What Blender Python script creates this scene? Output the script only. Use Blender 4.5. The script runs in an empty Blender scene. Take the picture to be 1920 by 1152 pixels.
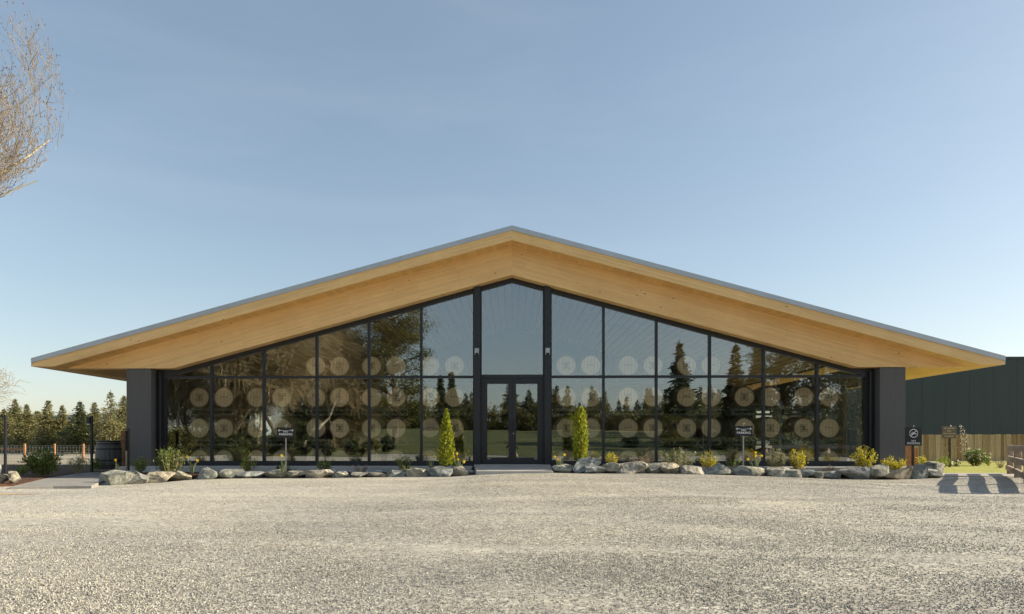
import bpy, math, random
import numpy as np
from mathutils import Vector, Matrix
from math import radians, sin, cos, tan, pi, sqrt, atan2

random.seed(7); RS = np.random.RandomState(7)
S = bpy.context.scene
C = S.collection

# ------------------------------------------------------------------ camera
H = 0.95
PHI = radians(1.03)
F = 1280.0                      # focal length in pixels of the 1920 wide frame
PX0, PY0 = 937.0, 829.0         # principal point
cam_d = bpy.data.cameras.new('camera'); cam = bpy.data.objects.new('camera', cam_d); C.objects.link(cam)
cam_d.sensor_width = 36; cam_d.sensor_fit = 'HORIZONTAL'; cam_d.lens = 36*F/1920
cam_d.shift_x = (960-PX0)/1920; cam_d.shift_y = (PY0-576)/1920
cam_d.clip_start = 0.02; cam_d.clip_end = 3000
cam.location = (0, 0, H); cam.rotation_euler = (pi/2, 0, PHI)
S.camera = cam

# ------------------------------------------------------------------ light
SUN_EL, SUN_AZ = radians(23.5), radians(5.0)     # azimuth measured from +X towards +Y
w = bpy.data.worlds.new('World'); S.world = w; w.use_nodes = True
nt = w.node_tree; nt.nodes.clear()
sky = nt.nodes.new('ShaderNodeTexSky'); sky.sky_type = 'NISHITA'; sky.sun_disc = False
sky.sun_elevation = SUN_EL; sky.sun_rotation = pi/2 - SUN_AZ
sky.altitude = 100; sky.air_density = 1.0; sky.dust_density = 1.0; sky.ozone_density = 1.0
bg = nt.nodes.new('ShaderNodeBackground'); bg.inputs[1].default_value = 0.13
ow = nt.nodes.new('ShaderNodeOutputWorld')
hs = nt.nodes.new('ShaderNodeHueSaturation'); hs.inputs['Saturation'].default_value = 0.98; hs.inputs['Hue'].default_value = 0.495
nt.links.new(sky.outputs[0], hs.inputs['Color']); 
gm = nt.nodes.new('ShaderNodeGamma'); gm.inputs[1].default_value = 0.74; nt.links.new(hs.outputs[0], gm.inputs[0])
# very thin high cirrus
tcw = nt.nodes.new('ShaderNodeTexCoord'); mpw = nt.nodes.new('ShaderNodeMapping'); mpw.inputs['Scale'].default_value = (1.2, 1.2, 5.5); mpw.inputs['Rotation'].default_value = (0.0, 0.30, 0)
nt.links.new(tcw.outputs['Generated'], mpw.inputs[0]); nw = nt.nodes.new('ShaderNodeTexNoise'); nw.inputs['Scale'].default_value = 1.6; nw.inputs['Detail'].default_value = 7; nw.inputs['Roughness'].default_value = .58; nw.inputs['Distortion'].default_value = .5
nt.links.new(mpw.outputs[0], nw.inputs['Vector']); rw = nt.nodes.new('ShaderNodeMapRange'); rw.inputs['From Min'].default_value = .45; rw.inputs['From Max'].default_value = .8; rw.inputs['To Max'].default_value = .06; nt.links.new(nw.outputs[0], rw.inputs[0])
cm = nt.nodes.new('ShaderNodeMix'); cm.data_type = 'RGBA'; cm.inputs[7].default_value = (4.6, 4.8, 5.0, 1); nt.links.new(rw.outputs[0], cm.inputs[0]); nt.links.new(gm.outputs[0], cm.inputs[6])
sc0 = nt.nodes.new('ShaderNodeVectorMath'); sc0.operation = 'SCALE'; sc0.inputs['Scale'].default_value = 1.0; nt.links.new(cm.outputs[2], sc0.inputs[0]); nt.links.new(sc0.outputs[0], bg.inputs[0]); nt.links.new(bg.outputs[0], ow.inputs[0])
sun_d = bpy.data.lights.new('sun', 'SUN'); sun_d.energy = 5.0; sun_d.angle = radians(0.53); sun_d.color = (1.0, 0.86, 0.64)
sun = bpy.data.objects.new('sun', sun_d); C.objects.link(sun)
sd = Vector((cos(SUN_EL)*cos(SUN_AZ), cos(SUN_EL)*sin(SUN_AZ), sin(SUN_EL)))
sun.rotation_euler = sd.to_track_quat('Z', 'Y').to_euler(); sun.location = (40, 10, 30)
S.view_settings.view_transform = 'Standard'; S.view_settings.look = 'None'
S.view_settings.exposure = 0.92; S.view_settings.gamma = 1.0; S.view_settings.use_curve_mapping = False
S.cycles.max_bounces = 10; S.cycles.diffuse_bounces = 4; S.cycles.glossy_bounces = 4
S.cycles.transparent_max_bounces = 12
S.cycles.sample_clamp_indirect = 6

# ------------------------------------------------------------------ measuring helpers
def xs(px, y):
    u = (px-PX0)/F; t = tan(PHI)
    return y*(u-t)/(1+u*t)
def zs(py, y, px=960):
    x = xs(px, y); dep = y*cos(PHI) - x*sin(PHI)
    return H + (PY0-py)*dep/F
def P(px, py, y): return Vector((xs(px, y), y, zs(py, y, px)))

# ------------------------------------------------------------------ materials
def mat(name): 
    m = bpy.data.materials.new(name); m.use_nodes = True
    n = m.node_tree.nodes; b = n['Principled BSDF']; return m, m.node_tree, b
def N(t, kind, **kw):
    n = t.nodes.new('ShaderNode'+kind)
    for k, v in kw.items():
        if k.startswith('i_'):
            key = k[2:]; key = int(key) if key.isdigit() else key.replace('_', ' ')
            n.inputs[key].default_value = v
        else: setattr(n, k, v)
    return n
def ramp(t, stops, interp='LINEAR'):
    r = t.nodes.new('ShaderNodeValToRGB'); r.color_ramp.interpolation = interp
    e = r.color_ramp.elements
    while len(e) < len(stops): e.new(0.5)
    for k, (p, c) in zip(e, stops):
        k.position = p; k.color = (*c, 1) if len(c) == 3 else c
    return r
def coords(t, kind='Object', scale=(1,1,1), rot=(0,0,0), loc=(0,0,0)):
    tc = N(t, 'TexCoord'); mp = N(t, 'Mapping')
    mp.inputs['Scale'].default_value = scale; mp.inputs['Rotation'].default_value = rot; mp.inputs['Location'].default_value = loc
    t.links.new(tc.outputs[kind], mp.inputs[0]); return mp.outputs[0]
def noise(t, vec, scale, detail=4, rough=0.55, dist=0):
    n = N(t, 'TexNoise'); n.inputs['Scale'].default_value = scale; n.inputs['Detail'].default_value = detail
    n.inputs['Roughness'].default_value = rough; n.inputs['Distortion'].default_value = dist
    if vec: t.links.new(vec, n.inputs['Vector'])
    return n
def mix(t, a, b, fac, mode='MIX'):
    m = N(t, 'Mix'); m.data_type = 'RGBA'; m.blend_type = mode
    for s, v in ((0, fac), (6, a), (7, b)):
        if isinstance(v, (int, float)): m.inputs[s].default_value = v
        elif isinstance(v, tuple): m.inputs[s].default_value = (*v, 1)
        else: t.links.new(v, m.inputs[s])
    return m.outputs[2]
def bump(t, b, height, strength=0.5, dist=0.01):
    n = N(t, 'Bump'); n.inputs['Strength'].default_value = strength; n.inputs['Distance'].default_value = dist
    t.links.new(height, n.inputs['Height']); t.links.new(n.outputs[0], b.inputs['Normal']); return n

def m_plain(name, col, rough=0.6, metal=0.0, var=0.12, scale=6.0, bmp=0.0):
    m, t, b = mat(name); v = coords(t)
    n = noise(t, v, scale, 5)
    lo = tuple(c*(1-var) for c in col); hi = tuple(min(1, c*(1+var)) for c in col)
    r = ramp(t, [(0.3, lo), (0.7, hi)]); t.links.new(n.outputs[0], r.inputs[0]); t.links.new(r.outputs[0], b.inputs['Base Color'])
    b.inputs['Roughness'].default_value = rough; b.inputs['Metallic'].default_value = metal
    if bmp: 
        n2 = noise(t, v, scale*8, 4); bump(t, b, n2.outputs[0], bmp, 0.01)
    return m

def m_timber(name, slope, base=(0.88,0.58,0.265), lam=0.045, plane='XZ', width=3.2, knots=True):
    """laminated spruce: rows of lamellas running along the slope, knots, fine grain"""
    m, t, b = mat(name)
    tc = N(t, 'TexCoord'); sp = N(t, 'SeparateXYZ'); t.links.new(tc.outputs['Object'], sp.inputs[0])
    cb = N(t, 'CombineXYZ'); o = {'X': 0, 'Y': 1, 'Z': 2}
    t.links.new(sp.outputs[o[plane[0]]], cb.inputs[0]); t.links.new(sp.outputs[o[plane[1]]], cb.inputs[1])
    mp = N(t, 'Mapping'); mp.inputs['Rotation'].default_value = (0, 0, slope); t.links.new(cb.outputs[0], mp.inputs[0])
    v = mp.outputs[0]
    br = N(t, 'TexBrick'); br.offset = 0.37; br.squash = 1
    br.inputs['Scale'].default_value = 1; br.inputs['Brick Width'].default_value = width; br.inputs['Row Height'].default_value = lam
    br.inputs['Mortar Size'].default_value = 0.0018; br.inputs['Mortar Smooth'].default_value = 0.6; br.inputs['Bias'].default_value = 0.1
    d = tuple(c*0.90 for c in base); l = tuple(min(.9, c*1.06) for c in base)
    br.inputs['Color1'].default_value = (*d, 1); br.inputs['Color2'].default_value = (*l, 1); br.inputs['Mortar'].default_value = (base[0]*.5, base[1]*.45, base[2]*.4, 1)
    t.links.new(v, br.inputs['Vector'])
    st = N(t, 'Mapping'); st.inputs['Scale'].default_value = (1.3, 60, 1); t.links.new(v, st.inputs[0])
    g = noise(t, st.outputs[0], 1.5, 6, 0.65)
    gr = ramp(t, [(0.3, (0.78,0.72,0.60)), (0.65, (1.08,1.07,1.05))]); t.links.new(g.outputs[0], gr.inputs[0])
    col = mix(t, br.outputs['Color'], gr.outputs[0], 0.8, 'MULTIPLY')
    big = noise(t, v, 0.7, 4); bgr = ramp(t, [(0.3, (0.9,0.86,0.8)), (0.7, (1.08,1.08,1.1))]); t.links.new(big.outputs[0], bgr.inputs[0])
    col = mix(t, col, bgr.outputs[0], 0.8, 'MULTIPLY')
    if knots:
        km = N(t, 'Mapping'); km.inputs['Scale'].default_value = (2.4, 4.6, 1); t.links.new(v, km.inputs[0])
        vo = N(t, 'TexVoronoi'); vo.inputs['Scale'].default_value = 1.0; t.links.new(km.outputs[0], vo.inputs['Vector'])
        kr = ramp(t, [(0.0, (1,1,1)), (0.05, (0.8,0.8,0.8)), (0.085, (0,0,0))]); t.links.new(vo.outputs['Distance'], kr.inputs[0])
        wn = N(t, 'TexWhiteNoise'); t.links.new(vo.outputs['Position'], wn.inputs['Vector'])
        gt = N(t, 'Math', operation='GREATER_THAN'); gt.inputs[1].default_value = 0.3; t.links.new(wn.outputs['Value'], gt.inputs[0])
        mu = N(t, 'Math', operation='MULTIPLY'); t.links.new(kr.outputs[0], mu.inputs[0]); t.links.new(gt.outputs[0], mu.inputs[1])
        col = mix(t, col, (0.13, 0.06, 0.025), mu.outputs[0])
    t.links.new(col, b.inputs['Base Color']); b.inputs['Roughness'].default_value = 0.62
    bump(t, b, g.outputs[0], 0.15, 0.003)
    return m

def m_leaf(name, cols, trans=0.35, rough=0.55):
    m, t, b = mat(name)
    ge = N(t, 'NewGeometry')
    st = [(i/(len(cols)-1) if len(cols) > 1 else 0, c) for i, c in enumerate(cols)]
    r = ramp(t, st); t.links.new(ge.outputs['Random Per Island'], r.inputs[0])
    n = noise(t, coords(t), 3.0, 3); nr = ramp(t, [(0.3, (0.75,0.75,0.75)), (0.7, (1.15,1.15,1.15))]); t.links.new(n.outputs[0], nr.inputs[0])
    col = mix(t, r.outputs[0], nr.outputs[0], 1.0, 'MULTIPLY')
    t.links.new(col, b.inputs['Base Color']); b.inputs['Roughness'].default_value = rough
    tr = N(t, 'BsdfTranslucent'); t.links.new(col, tr.inputs[0])
    mx = N(t, 'MixShader'); mx.inputs[0].default_value = trans
    t.links.new(b.outputs[0], mx.inputs[1]); t.links.new(tr.outputs[0], mx.inputs[2])
    t.links.new(mx.outputs[0], t.nodes['Material Output'].inputs[0]); return m

M = {}
SL = math.atan(0.271)
M['wood_left'] = m_timber('laminated timber rising to the ridge from the left', -(-SL) if False else SL*-1)
M['wood_right'] = m_timber('laminated timber falling to the right', SL)
M['soffit'] = m_timber('timber roof deck', 0, base=(0.80,0.52,0.20), lam=0.14, plane='YX', width=4.0)
M['ceiling'] = m_timber('ceiling boards', 0, base=(0.80,0.64,0.40), lam=0.25, plane='YX', width=5.0)
M['black_metal'] = m_plain('black aluminium', (0.018,0.019,0.023), 0.42, 0.0, 0.08, 3)
M['black_panel'] = m_plain('black painted panel', (0.010,0.010,0.012), 0.6)
M['flashing'] = m_plain('grey metal flashing', (0.46,0.50,0.53), 0.42, 0.35, 0.06, 2)
M['roofing'] = m_plain('grey metal roofing', (0.25,0.27,0.29), 0.5, 0.4)
M['ceiling_back'] = m_plain('black ceiling felt', (0.012,0.011,0.010), 0.9)
M['interior_wall'] = m_plain('dark interior wall', (0.022,0.021,0.020), 0.8)
M['interior_floor'] = m_plain('polished concrete floor', (0.24,0.23,0.21), 0.35, 0, 0.2, 1.2)
M['concrete'] = m_plain('concrete', (0.43,0.42,0.39), 0.8, 0, 0.14, 2.5, 0.25)
M['path_concrete'] = m_plain('path concrete darkened for shade', (0.27,0.26,0.24), 0.85, 0, 0.2, 2.0, 0.3)  # darker copy of concrete, with the left path's shade put into its colour
M['steel'] = m_plain('galvanised steel', (0.42,0.42,0.42), 0.35, 0.8)
M['rack_steel'] = m_plain('dark rack steel', (0.10,0.11,0.10), 0.45, 0.5)
M['white_paint'] = m_plain('white paint', (0.8,0.8,0.78), 0.5, 0, 0.03)
M['brown_paint'] = m_plain('brown sign paint', (0.15,0.105,0.075), 0.6)
M['cream_paint'] = m_plain('cream sign paint', (0.62,0.55,0.42), 0.6, 0, 0.05)
M['black_paint'] = m_plain('black sign paint', (0.010,0.010,0.011), 0.45, 0, 0.05)
M['post_wood'] = m_plain('cedar post', (0.36,0.17,0.07), 0.75, 0, 0.3, 9, 0.3)
M['stake_dark'] = m_plain('dark stained stake', (0.05,0.036,0.026), 0.7, 0, 0.3, 9, 0.3)
M['mulch'] = None; M['wire'] = m_plain('fence wire', (0.4,0.4,0.38), 0.4, 0.7)

def m_column():
    m, t, b = mat('dark grey grooved siding')
    v = coords(t, 'Object')
    wv = N(t, 'TexWave', wave_type='BANDS', bands_direction='X'); wv.inputs['Scale'].default_value = 5.2; wv.inputs['Distortion'].default_value = 0.0
    t.links.new(v, wv.inputs['Vector'])
    wr = ramp(t, [(0.0, (0,0,0)), (0.12, (1,1,1))]); t.links.new(wv.outputs[0], wr.inputs[0])
    s = coords(t, 'Object', (40, 40, 1.2)); n = noise(t, s, 1.5, 5)
    r = ramp(t, [(0.3, (0.088,0.086,0.087)), (0.7, (0.112,0.109,0.110))]); t.links.new(n.outputs[0], r.inputs[0])
    col = mix(t, r.outputs[0], (0.05,0.048,0.05), wr.outputs[0]); col = mix(t, (0.075,0.070,0.069), r.outputs[0], wr.outputs[0])
    t.links.new(col, b.inputs['Base Color']); b.inputs['Roughness'].default_value = 0.55
    bump(t, b, wr.outputs[0], 0.25, 0.004); return m
M['column'] = m_column()

def m_green_panel():
    m, t, b = mat('dark green ribbed metal cladding')
    v = coords(t)
    wv = N(t, 'TexWave', wave_type='BANDS', bands_direction='X'); wv.inputs['Scale'].default_value = 2.2; t.links.new(v, wv.inputs['Vector'])
    n = noise(t, coords(t, 'Object', (3, 3, .4)), 0.8, 4); r = ramp(t, [(0.3, (0.019,0.037,0.034)), (0.7, (0.026,0.047,0.044))]); t.links.new(n.outputs[0], r.inputs[0])
    t.links.new(r.outputs[0], b.inputs['Base Color']); b.inputs['Roughness'].default_value = 0.5
    bump(t, b, wv.outputs[0], 0.04, 0.01); return m
M['green_panel'] = m_green_panel()

def m_glass():
    m, t, b = mat('window glass'); t.nodes.remove(b)
    g = N(t, 'BsdfGlossy'); g.inputs['Roughness'].default_value = 0.0; g.inputs['Color'].default_value = (0.93,0.97,1,1)
    tr = N(t, 'BsdfTransparent'); tr.inputs['Color'].default_value = (0.95,0.96,0.94,1)
    mx = N(t, 'MixShader'); mx.inputs[0].default_value = 0.19
    # faint waviness of insulated glass
    n = noise(t, coords(t, 'Object', (1, 1, 1)), 0.9, 1.5, 0.4)
    bm = N(t, 'Bump'); bm.inputs['Strength'].default_value = 0.02; bm.inputs['Distance'].default_value = 0.05
    t.links.new(n.outputs[0], bm.inputs['Height']); t.links.new(bm.outputs[0], g.inputs['Normal'])
    t.links.new(tr.outputs[0], mx.inputs[1]); t.links.new(g.outputs[0], mx.inputs[2])
    t.links.new(mx.outputs[0], t.nodes['Material Output'].inputs[0]); return m
M['glass'] = m_glass()

def m_gravel():
    m, t, b = mat('crushed gravel'); v = coords(t)
    vo = N(t, 'TexVoronoi'); vo.inputs['Scale'].default_value = 75; t.links.new(v, vo.inputs['Vector'])
    sp = N(t, 'SeparateColor'); t.links.new(vo.outputs['Color'], sp.inputs[0])
    r = ramp(t, [(0, (0.09,0.09,0.087)), (0.25, (0.27,0.257,0.222)), (0.7, (0.415,0.396,0.338)), (1, (0.64,0.615,0.54))]); t.links.new(sp.outputs[0], r.inputs[0])
    dn = noise(t, v, 0.35, 5, 0.6, 0.4); dr = ramp(t, [(0.50, (0,0,0)), (0.68, (1,1,1))]); t.links.new(dn.outputs[0], dr.inputs[0])
    fine = noise(t, v, 40, 5); fr = ramp(t, [(0.3, (0.41,0.385,0.325)), (0.7, (0.55,0.52,0.445))]); t.links.new(fine.outputs[0], fr.inputs[0])
    f = N(t, 'Math', operation='MULTIPLY'); f.inputs[1].default_value = 0.75; t.links.new(dr.outputs[0], f.inputs[0])
    col = mix(t, r.outputs[0], fr.outputs[0], f.outputs[0])
    bn = noise(t, v, 0.12, 3); brr = ramp(t, [(0.35, (0.86,0.87,0.9)), (0.65, (1.1,1.07,1.0))]); t.links.new(bn.outputs[0], brr.inputs[0])
    col = mix(t, col, brr.outputs[0], 1.0, 'MULTIPLY')
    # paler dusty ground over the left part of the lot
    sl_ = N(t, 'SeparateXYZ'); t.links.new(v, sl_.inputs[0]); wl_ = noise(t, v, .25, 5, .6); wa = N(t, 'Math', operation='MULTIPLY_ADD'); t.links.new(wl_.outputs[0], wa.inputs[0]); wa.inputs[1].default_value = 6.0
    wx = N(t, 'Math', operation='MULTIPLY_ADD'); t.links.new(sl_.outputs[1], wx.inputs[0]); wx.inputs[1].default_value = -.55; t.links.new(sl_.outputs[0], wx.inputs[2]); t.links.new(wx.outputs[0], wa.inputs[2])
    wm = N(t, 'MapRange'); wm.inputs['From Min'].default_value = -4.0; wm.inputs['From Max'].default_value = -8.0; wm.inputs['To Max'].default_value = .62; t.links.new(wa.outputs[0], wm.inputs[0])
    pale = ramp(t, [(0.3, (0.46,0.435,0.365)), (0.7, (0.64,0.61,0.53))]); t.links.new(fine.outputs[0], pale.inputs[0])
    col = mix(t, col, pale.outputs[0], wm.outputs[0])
    # two pairs of packed wheel tracks with fines rolled into them
    sx = N(t, 'SeparateXYZ'); t.links.new(v, sx.inputs[0])
    for cc, sl, wd in ((9.2, .12, .35), (10.9, .12, .35), (6.1, -.10, .25), (13.6, .03, .3), (15.0, .03, .3)):
        q1 = N(t, 'Math', operation='MULTIPLY_ADD'); t.links.new(sx.outputs[0], q1.inputs[0]); q1.inputs[1].default_value = -sl; t.links.new(sx.outputs[1], q1.inputs[2])
        wn_ = noise(t, v, .3, 3); q2 = N(t, 'Math', operation='MULTIPLY_ADD'); t.links.new(wn_.outputs[0], q2.inputs[0]); q2.inputs[1].default_value = 1.6; t.links.new(q1.outputs[0], q2.inputs[2])
        q3 = N(t, 'Math', operation='SUBTRACT'); t.links.new(q2.outputs[0], q3.inputs[0]); q3.inputs[1].default_value = cc+.8
        q4 = N(t, 'Math', operation='ABSOLUTE'); t.links.new(q3.outputs[0], q4.inputs[0])
        q5 = N(t, 'MapRange'); q5.inputs['From Min'].default_value = wd; q5.inputs['From Max'].default_value = wd*.3; t.links.new(q4.outputs[0], q5.inputs[0])
        bk = noise(t, v, 1.1, 4); bkr = ramp(t, [(.42, (0,0,0)), (.62, (.75,.75,.75))]); t.links.new(bk.outputs[0], bkr.inputs[0])
        q6 = N(t, 'Math', operation='MULTIPLY'); t.links.new(q5.outputs[0], q6.inputs[0]); t.links.new(bkr.outputs[0], q6.inputs[1])
        col = mix(t, col, fr.outputs[0], q6.outputs[0])
    # coarse speckle of larger stones, and packed streaks left by tyres
    vc = N(t, 'TexVoronoi'); vc.inputs['Scale'].default_value = 24; t.links.new(v, vc.inputs['Vector'])
    sc_ = N(t, 'SeparateColor'); t.links.new(vc.outputs['Color'], sc_.inputs[0]); cr = ramp(t, [(0, (.45,.45,.47)), (.22, (.88,.88,.88)), (.8, (1.05,1.05,1.05)), (1, (1.4,1.4,1.38))]); t.links.new(sc_.outputs[0], cr.inputs[0])
    col = mix(t, col, cr.outputs[0], 0.85, 'MULTIPLY')
    sn = noise(t, coords(t, 'Object', (.35, 1.6, 1)), 0.7, 6, 0.6, 0.6); sr = ramp(t, [(0.36, (.80,.80,.82)), (0.55, (1,1,1)), (0.7, (1.14,1.12,1.06))]); t.links.new(sn.outputs[0], sr.inputs[0])
    col = mix(t, col, sr.outputs[0], 0.9, 'MULTIPLY')
    t.links.new(col, b.inputs['Base Color']); b.inputs['Roughness'].default_value = 0.85
    bump(t, b, vo.outputs['Distance'], -0.9, 0.012); return m
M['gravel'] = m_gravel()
def m_stone():
    m, t, b = mat('gravel chips'); oi = N(t, 'ObjectInfo')
    r = ramp(t, [(0, (0.10,0.10,0.10)), (0.3, (0.27,0.258,0.223)), (0.7, (0.39,0.372,0.318)), (0.95, (0.51,0.49,0.425)), (1, (0.66,0.65,0.61))]); t.links.new(oi.outputs['Random'], r.inputs[0])
    t.links.new(r.outputs[0], b.inputs['Base Color']); b.inputs['Roughness'].default_value = 0.8; return m
M['chip'] = m_stone()
def m_ground(name, a, b_, c, scale=1.5, bm=0.4):
    m, t, b = mat(name); v = coords(t)
    n = noise(t, v, scale, 8, 0.65); r = ramp(t, [(0.3, a), (0.5, b_), (0.72, c)]); t.links.new(n.outputs[0], r.inputs[0])
    n2 = noise(t, v, scale*18, 5, 0.7); r2 = ramp(t, [(0.3, (.65,.65,.65)), (0.7, (1.25,1.25,1.25))]); t.links.new(n2.outputs[0], r2.inputs[0])
    col = mix(t, r.outputs[0], r2.outputs[0], 1.0, 'MULTIPLY')
    t.links.new(col, b.inputs['Base Color']); b.inputs['Roughness'].default_value = 0.9
    bump(t, b, n2.outputs[0], bm, 0.04); return m
M['lawn'] = m_ground('mown lawn', (0.05,0.066,0.014), (0.088,0.105,0.02), (0.15,0.15,0.036), 0.45)
M['grass'] = m_ground('bright grass', (0.22,0.25,0.03), (0.32,0.33,0.045), (0.42,0.38,0.08), 2)
M['field'] = m_ground('stubble field', (0.22,0.19,0.13), (0.33,0.29,0.21), (0.40,0.37,0.30), 0.3)
M['soil'] = m_ground('bark mulch', (0.05,0.022,0.012), (0.10,0.045,0.024), (0.17,0.08,0.042), 9, 0.9)
M['dirt'] = m_ground('sandy dirt', (0.42,0.30,0.17), (0.52,0.38,0.22), (0.58,0.45,0.28), 3)
M['hill'] = m_ground('wooded hill', (0.05,0.065,0.05), (0.07,0.09,0.07), (0.10,0.11,0.09), 0.08)
def m_rock(name, a, b_, c):
    m, t, b = mat(name); tc = coords(t); oi = N(t, 'ObjectInfo')
    ad = N(t, 'VectorMath', operation='ADD'); sc = N(t, 'VectorMath', operation='SCALE'); sc.inputs['Scale'].default_value = 37
    cb = N(t, 'CombineXYZ'); t.links.new(oi.outputs['Random'], cb.inputs[0]); t.links.new(cb.outputs[0], sc.inputs[0])
    t.links.new(tc, ad.inputs[0]); t.links.new(sc.outputs[0], ad.inputs[1]); v = ad.outputs[0]
    n = noise(t, v, 5, 7, 0.65, 1.2); r = ramp(t, [(0.32, a), (0.5, b_), (0.62, c), (0.75, tuple(min(1, x*1.5) for x in c))]); t.links.new(n.outputs[0], r.inputs[0])
    n2 = noise(t, v, 45, 6, 0.75); r2 = ramp(t, [(0.3, (.6,.6,.6)), (0.7, (1.3,1.3,1.3))]); t.links.new(n2.outputs[0], r2.inputs[0])
    col = mix(t, r.outputs[0], r2.outputs[0], 1.0, 'MULTIPLY')
    hs = ramp(t, [(0, (0.85,0.92,1.0)), (0.5, (1,1,0.97)), (1, (1.15,1.05,0.88))]); t.links.new(oi.outputs['Random'], hs.inputs[0])
    col = mix(t, col, hs.outputs[0], 1.0, 'MULTIPLY')
    t.links.new(col, b.inputs['Base Color']); b.inputs['Roughness'].default_value = 0.85
    mu = N(t, 'Math', operation='ADD'); t.links.new(n.outputs[0], mu.inputs[0]); t.links.new(n2.outputs[0], mu.inputs[1])
    bump(t, b, mu.outputs[0], 0.9, 0.03); return m
M['rock'] = m_rock('grey green fieldstone', (0.10,0.11,0.105), (0.25,0.26,0.235), (0.46,0.46,0.40))
M['rock_tan'] = m_rock('tan fieldstone', (0.15,0.14,0.125), (0.33,0.315,0.275), (0.52,0.49,0.42))
M['white_stone'] = m_rock('white river stone', (0.42,0.42,0.42), (0.55,0.55,0.55), (0.66,0.66,0.64))

def m_oak(name, a, b_, dark=False):
    m, t, b = mat(name); oi = N(t, 'ObjectInfo')
    s = coords(t, 'Object', (16, 16, 1.2)); n = noise(t, s, 1.2, 6, 0.65)
    r = ramp(t, [(0.3, a), (0.7, b_)]); t.links.new(n.outputs[0], r.inputs[0])
    wv = N(t, 'TexWave', wave_type='BANDS', bands_direction='X'); wv.inputs['Scale'].default_value = 3.1; t.links.new(coords(t), wv.inputs['Vector'])
    wr = ramp(t, [(0, (0.62,0.6,0.58)), (0.06, (1,1,1))]); t.links.new(wv.outputs[0], wr.inputs[0])
    col = mix(t, r.outputs[0], wr.outputs[0], 1.0, 'MULTIPLY')
    hs = ramp(t, [(0, (0.86,0.85,0.84)), (1, (1.1,1.08,1.05))]); t.links.new(oi.outputs['Random'], hs.inputs[0])
    col = mix(t, col, hs.outputs[0], 1.0, 'MULTIPLY')
    t.links.new(col, b.inputs['Base Color']); b.inputs['Roughness'].default_value = 0.6
    bump(t, b, n.outputs[0], 0.3, 0.004); return m
M['oak_head'] = m_oak('pale oak barrel head', (0.80,0.57,0.34), (0.94,0.72,0.47))
M['oak_side'] = m_oak('oak barrel staves', (0.15,0.085,0.045), (0.26,0.15,0.08))
M['old_oak'] = m_oak('weathered grey barrel staves', (0.10,0.095,0.092), (0.21,0.20,0.195))
M['hoop'] = m_plain('barrel hoop steel', (0.16,0.155,0.15), 0.45, 0.7)
M['brand'] = m_plain('burnt brand mark', (0.10,0.055,0.03), 0.8)
M['hoop_dark'] = m_plain('rusty hoop', (0.06,0.045,0.04), 0.6, 0.5)
def m_board(name, a, b_, c):
    m, t, b = mat(name); oi = N(t, 'ObjectInfo')
    r = ramp(t, [(0, a), (0.5, b_), (1, c)]); t.links.new(oi.outputs['Random'], r.inputs[0])
    s = coords(t, 'Object', (14, 14, 1.0)); n = noise(t, s, 1.5, 6, 0.7); nr = ramp(t, [(0.3, (.62,.58,.54)), (0.7, (1.15,1.15,1.15))]); t.links.new(n.outputs[0], nr.inputs[0])
    col = mix(t, r.outputs[0], nr.outputs[0], 1.0, 'MULTIPLY')
    t.links.new(col, b.inputs['Base Color']); b.inputs['Roughness'].default_value = 0.8; bump(t, b, n.outputs[0], 0.4, 0.006); return m
M['fence_board'] = m_board('cedar fence boards', (0.30,0.19,0.10), (0.46,0.34,0.20), (0.56,0.45,0.29))
M['rail_wood'] = m_plain('grey weathered timber', (0.34,0.27,0.21), 0.85, 0, 0.35, 6, 0.5)
M['bark'] = m_plain('bark', (0.12,0.095,0.07), 0.9, 0, 0.4, 5, 0.5)
M['bark_pale'] = m_plain('pale bark', (0.36,0.33,0.25), 0.85, 0, 0.3, 3, 0.4)
M['twig'] = m_plain('yellow brown twigs', (0.36,0.29,0.165), 0.8, 0, 0.3, 4)
M['twig_light'] = m_plain('pale grey brown twigs', (0.28,0.225,0.15), 0.8, 0, 0.25, 4)  # own grey brown of the tall catkin tree's twigs
M['bud'] = m_leaf('hanging catkins', [(0.12,0.065,0.04), (0.20,0.11,0.07), (0.24,0.15,0.09)], 0.2)
M['fir'] = m_leaf('fir needles', [(0.07,0.085,0.035), (0.14,0.15,0.06), (0.24,0.22,0.085), (0.36,0.31,0.12)], 0.35)
M['fir_dark'] = m_leaf('dark fir needles', [(0.03,0.045,0.018), (0.065,0.085,0.03), (0.13,0.14,0.045)], 0.3)
M['olive'] = m_leaf('olive foliage', [(0.06,0.075,0.022), (0.14,0.145,0.035), (0.25,0.22,0.06)], 0.35)
M['willow'] = m_leaf('willow twig haze', [(0.14,0.13,0.05), (0.22,0.20,0.08), (0.10,0.09,0.045)], 0.35)
M['golden'] = m_leaf('golden arborvitae', [(0.07,0.11,0.015), (0.24,0.30,0.025), (0.42,0.45,0.03), (0.62,0.57,0.05)], 0.3)
M['leaf_green'] = m_leaf('glossy green leaves', [(0.06,0.105,0.02), (0.12,0.18,0.03), (0.24,0.29,0.06)], 0.35, 0.4)
M['leaf_dark'] = m_leaf('dark green leaves', [(0.022,0.038,0.014), (0.045,0.065,0.02), (0.10,0.12,0.035)], 0.25, 0.4)
M['leaf_fresh'] = m_leaf('fresh green leaves', [(0.10,0.16,0.02), (0.20,0.27,0.03), (0.36,0.38,0.05)], 0.4)
M['leaf_yellow'] = m_leaf('yellow green leaves', [(0.17,0.21,0.03), (0.52,0.48,0.03), (0.80,0.64,0.03)], 0.4)
M['leaf_grey'] = m_leaf('grey green leaves', [(0.16,0.19,0.09), (0.26,0.28,0.14), (0.40,0.40,0.24)], 0.3)
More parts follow.
